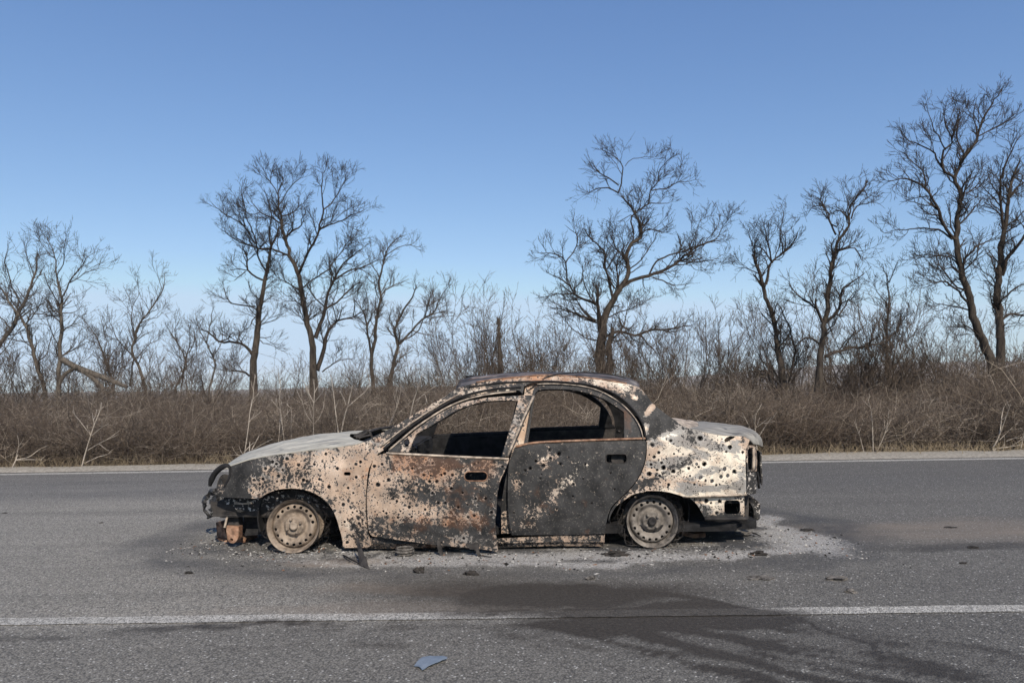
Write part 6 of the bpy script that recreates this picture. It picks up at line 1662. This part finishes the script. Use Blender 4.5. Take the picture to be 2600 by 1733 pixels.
saps = [
 (S5((((340, 890), (375, 650), (400, 430), (430, 300), (440, 150), (455, 60)), (1.9, .7)), (((425, 312), (490, 240), (530, 150)), (1.1, .6))), 12.6, 'tall pale sapling rising above the hood front, leftmost of those behind the hood'),
 (S5((((765, 770), (735, 530), (716, 350), (720, 180), (700, 20)), (1.7, .7)), (((720, 330), (780, 250)), (.9, .5)), (((702, 780), (716, 600), (722, 500)), (1.7, 1.2))), 12.8, 'pale sapling with two stems meeting low, behind the middle of the hood'),
 (S5((((838, 750), (838, 560), (840, 440), (835, 380)), (1.1, .5)), (((838, 560), (800, 480)), (.7, .4)), (((840, 540), (880, 470)), (.7, .4))), 12.9, 'thin short pale sapling right of the two-stemmed one'),
 (S5((((1075, 700), (1075, 420), (1080, 335), (1085, 230), (1080, 90)), (2.0, .8)), (((1080, 350), (1030, 250), (990, 150), (955, 100)), (1.4, .6)), (((1085, 340), (1150, 260), (1215, 170)), (1.4, .6)), (((1086, 240), (1130, 150), (1155, 70)), (1.1, .6)), (((1066, 565), (1000, 470), (960, 350), (945, 245)), (1.0, .5)), (((1085, 570), (1150, 480), (1197, 350)), (1.0, .5)), (((1075, 440), (1040, 330), (1020, 230)), (.8, .4))), 12.4, 'many-branched pale sapling standing like a candelabra behind the hood'),
 (S5((((1340, 660), (1310, 430), (1290, 250), (1265, 80)), (1.9, .8)), (((1290, 250), (1240, 120)), (.9, .5))), 12.5, 'straight pale sapling leaning left, just left of the broad forked one'),
 (S5((((1372, 655), (1410, 480), (1440, 380), (1480, 210), (1490, 160)), (2.4, 1.1)), (((1440, 390), (1550, 290), (1630, 220), (1685, 130)), (1.6, .7)), (((1480, 210), (1440, 130), (1385, 65)), (1.2, .6)), (((1482, 205), (1540, 130), (1590, 80)), (1.2, .6)), (((1425, 370), (1395, 290), (1355, 215)), (.8, .4))), 12.3, 'thickest forked pale sapling leaning right behind the rear of the hood'),
 (S5((((2105, 500), (2140, 340), (2190, 190), (2235, 40)), (2.2, .9)), (((2160, 330), (2260, 250), (2345, 185)), (1.3, .6)), (((2150, 400), (2250, 250), (2290, 350)), (.7, .4))), 12.4, 'pale sapling with a long right branch beside the windscreen pillar'),
 (S5((((1880, 585), (1960, 400), (2000, 250), (2010, 150)), (1.3, .5)), (((1970, 390), (1930, 250)), (.7, .4)), (((1890, 580), (1950, 470), (2010, 430)), (1.0, .5))), 12.8, 'thin pale sapling left of the one beside the windscreen pillar'),
 (S5((((393, 870), (396, 760)), (2.2, 1.6)), (((415, 850), (500, 685)), (2.0, .9)), (((330, 880), (400, 800), (450, 760)), (1.6, .8)), (((430, 845), (560, 770), (640, 730)), (1.4, .7)), (((393, 868), (330, 905), (260, 900), (180, 905)), (1.8, .8)), (((330, 905), (300, 860), (280, 800)), (1.5, .7))), 12.0, 'clump of snapped dry pale stems at the road edge before the hood front'),
 (SK3((((570, 772), (600, 660), (650, 500), (690, 400), (705, 330)), (2.6, 1.0)), (((612, 662), (700, 610), (815, 558)), (1.5, .7)), (((640, 560), (700, 510), (755, 478)), (1.4, .7)), (((630, 560), (570, 480), (500, 390)), (1.2, .6)), (((590, 752), (680, 710), (740, 692)), (1.4, .7)), (((655, 500), (640, 400)), (.8, .5))), 11.9, 'large forked pale sapling standing alone at the road edge, left of the car'),
 (SK3((((85, 782), (108, 735), (122, 695)), (2.4, 1.8)), (((110, 730), (200, 710), (270, 660), (335, 630)), (1.9, .8)), (((110, 732), (200, 728), (292, 730)), (1.7, .8)), (((110, 720), (130, 620), (120, 560)), (1.0, .5))), 11.7, 'low broken pale sapling with sprawling branches near the left edge'),
 (SK4((((488, 560), (485, 440), (510, 380), (532, 340)), (1.7, .7)), (((490, 510), (540, 470), (585, 435)), (1.2, .6)), (((497, 590), (560, 490), (602, 430)), (1.6, .8)), (((450, 510), (410, 430), (395, 400)), (1.2, .6)), (((480, 560), (450, 510)), (1.3, 1.2))), 12.3, 'fan-shaped pale sapling just right of the boot lid'),
 (SK4((((1237, 664), (1205, 545), (1172, 465)), (1.7, .7)), (((1206, 545), (1242, 450)), (1.0, .5))), 12.2, 'pale forked sapling right of the tail, leftmost of three on bare road edge'),
 (SK4((((1305, 664), (1300, 500), (1290, 380), (1268, 310)), (1.7, .7)),), 12.2, 'straight upright pale sapling in the middle of three right of the tail'),
 (SK4((((1335, 664), (1392, 530), (1416, 385)), (1.5, .6)),), 12.3, 'slanting pale sapling leaning right, third of three right of the tail'),
 (SK4((((1578, 590), (1612, 520), (1675, 478)), (1.5, .6)),), 12.8, 'short bent pale twig stem leaning right, far right of the tail'),
 (SK4((((2135, 652), (2180, 560), (2200, 420), (2212, 365)), (2.4, 1.1)), (((2182, 560), (2232, 420), (2262, 340)), (2.0, .9)), (((2182, 592), (2290, 490), (2360, 445)), (1.3, .7)), (((2280, 440), (2300, 380)), (1.0, .6))), 12.1, 'thick many-stemmed pale sapling near the right edge'),
 (SK4((((2150, 652), (2250, 640), (2365, 618)), (1.6, .8)), (((2330, 650), (2352, 560), (2362, 490)), (1.8, 1.0)), (((2230, 600), (2330, 560), (2370, 530)), (1.2, .7))), 12.0, 'fallen pale stems at the road edge in the right corner'),
]
for k, (lm, Y, lab) in enumerate(saps): sapling(lm, Y, lab, k)

# --- the thicket: one tangled mass of dry twigs
def thicket():
    V_, F_ = [], []
    tb = {}
    N = 18500
    Y = 12.0 + 13.5 * rng.random(N)**1.7
    X = rng.uniform(-1, 1, N) * (Y * .84 + 2.0)
    Y = Y + .030 * np.clip(X, -14, 14) * (Y < 14) - .15
    clump = np_noise(X, Y, .55, 31, 4)
    H = (.34 + 1.30 * clump**1.7) * rng.uniform(.5, 1.2, N); tall = rng.random(N) < .09; H = np.where(tall, H * rng.uniform(1.1, 1.5, N), H)
    H *= np.interp(Y, [11.5, 12.2, 13.5, 18, 25], [.55, .8, 1.0, 1.05, .95])
    H *= 1 + .22 * np.clip((X - .5) / 5, 0, 1)
    lean = rng.normal(0, .50, (N, 2)) + np.stack([np_noise(X, Y, .4, 7) - .5, np_noise(X, Y, .4, 8) - .5], -1) * .9
    big = np_noise(X, Y, .28, 77, 3); H *= 1 + .55 * np.clip((big - .52) / .16, 0, 1) * np.clip((Y - 13.2) / 2.5, 0, 1)
    z0 = gz(X, Y)
    def add(P, Rr, sides=3):
        n, k = P.shape[:2]
        t = Tubes(); t.b = {k: list(zip(P, Rr))}
        return t
    k = 5
    f = np.linspace(0, 1, k)[None, :, None]
    base = np.stack([X, Y, z0 - .03], -1)[:, None]
    tip = np.stack([lean[:, 0] * H, lean[:, 1] * H, H], -1)[:, None]
    bend = rng.normal(0, .15, (N, 1, 3)) * np.sin(f * np.pi) + rng.normal(0, .05, (N, 1, 3)) * np.sin(f * 2 * np.pi)
    P = base + tip * f + bend * H[:, None, None]
    r0 = rng.uniform(.004, .0085, N)
    Rr = r0[:, None] * np.linspace(1, .45, k)[None]
    allP, allR, allS = [P], [Rr], [rng.random(N)]
    # side twigs, two generations
    def side(P, Rr, shade, m, L0, L1, k2_):
        n = len(P); outP, outR, outS = [], [], []
        for _ in range(m):
            i = rng.integers(1, P.shape[1] - 1, n); fr = rng.random(n)[:, None]
            a = P[np.arange(n), i] * (1 - fr) + P[np.arange(n), i + 1] * fr
            d = P[np.arange(n), -1] - P[np.arange(n), 0]; d /= np.linalg.norm(d, axis=1, keepdims=True)
            d = d * .6 + rng.normal(0, .75, (n, 3)); d[:, 2] = np.abs(d[:, 2]) * .6 + .25 * d[:, 2]
            d /= np.linalg.norm(d, axis=1, keepdims=True)
            L = rng.uniform(L0, L1, n)
            g = np.linspace(0, 1, k2_)[None, :, None]
            Q = a[:, None] + d[:, None] * L[:, None, None] * g + rng.normal(0, .13, (n, 1, 3)) * L[:, None, None] * np.sin(g * np.pi)
            outP.append(Q); outR.append(np.maximum(Rr[np.arange(n), i] * .62, .0026)[:, None] * np.linspace(1, .6, k2_)[None]); outS.append(shade)
        return np.concatenate(outP), np.concatenate(outR), np.concatenate(outS)
    P1, R1, S1 = side(P, Rr, allS[0], 5, .2, .62, 4)
    sel = rng.random(len(P1)) < .75
    P2, R2, S2 = side(P1[sel], R1[sel], S1[sel], 1, .12, .34, 3)
    V, Fc, M_, off = [], [], [], 0
    for (p, r, s) in ((P, Rr, allS[0]), (P1, R1, S1), (P2, R2, S2)):
        t = Tubes(); t.b = {p.shape[1]: list(zip(p, r))}
        v, q = t.arrays(3); V.append(v); Fc.append(q + off); off += len(v)
        M_.append(np.repeat(s, p.shape[1] * 3))
    V, Fc, sh = np.concatenate(V), np.concatenate(Fc), np.concatenate(M_)
    mask = np.stack([sh, sh, sh, np.ones_like(sh)], -1)
    t = NT('thicket_twig')
    r_, _, _, _ = t.attr()
    c = t.mix(t.ramp(r_, .0, .75), (.056, .044, .036), (.195, .157, .125))
    c = t.mix(t.ramp(r_, .86, .97), c, (.46, .39, .31))
    c = t.mix(t.ramp(t.noise(.35, 3), .42, .62, 0, .5), c, (.11, .080, .060))
    MAT['thicket'] = t.done(c, .95, 0, .1)
    o = link_mesh('thicket', V, Fc, MAT['thicket'], None, True, mask)
    return tag(o, 'dense tangled thicket of leafless brown twigs beyond the far verge', 'thicket', None, 'stuff')
thicket()
# dry grass at the verge's back edge
def dry_grass():
    N = 6500
    X = rng.uniform(-11, 11, N); Y = 11.75 + .030 * X + rng.normal(.06, .26, N)
    H = rng.uniform(.05, .22, N)
    f = np.linspace(0, 1, 3)[None, :, None]
    P = np.stack([X, Y, np.full(N, -.02)], -1)[:, None] + np.stack([rng.normal(0, .5, N) * H, rng.normal(0, .5, N) * H, H], -1)[:, None] * f
    P[:, 1, :2] += rng.normal(0, .01, (N, 2))
    t = Tubes(); t.b = {3: list(zip(P, np.tile([.0035, .003, .0015], (N, 1))))}
    V, q = t.arrays(3)
    m = simple('dry_grass', (.20, .155, .10), (.38, .31, .21), 1.5, .95, 0)
    MAT['grass'] = m
    return tag(link_mesh('dry_grass', V, q, m, None), 'short dry straw grass fringing the back of the gravel verge', 'grass', None, 'stuff')
dry_grass()

# ---- air: faint blue haze over the far land
def haze():
    t = bpy.data.materials.new('haze'); t.use_nodes = True; nt = t.node_tree
    for n in list(nt.nodes): nt.nodes.remove(n)
    o = nt.nodes.new('ShaderNodeOutputMaterial'); v = nt.nodes.new('ShaderNodeVolumePrincipled')
    v.inputs['Color'].default_value = (.97, .98, 1.0, 1); v.inputs['Density'].default_value = .00034; v.inputs['Anisotropy'].default_value = -.15
    nt.links.new(v.outputs[0], o.inputs['Volume'])
    x0, x1, y0, y1, z0, z1 = -2000, 2000, -450, 2000, -6, 48
    V = [(x, y, z) for z in (z0, z1) for y in (y0, y1) for x in (x0, x1)]
    F = [(0, 2, 3, 1), (4, 5, 7, 6), (0, 1, 5, 4), (2, 6, 7, 3), (0, 4, 6, 2), (1, 3, 7, 5)]
    tag(link_mesh('haze', V, F, t, None, False), 'thin blue air haze over the far fields and hills', 'haze', None, 'stuff')
haze()
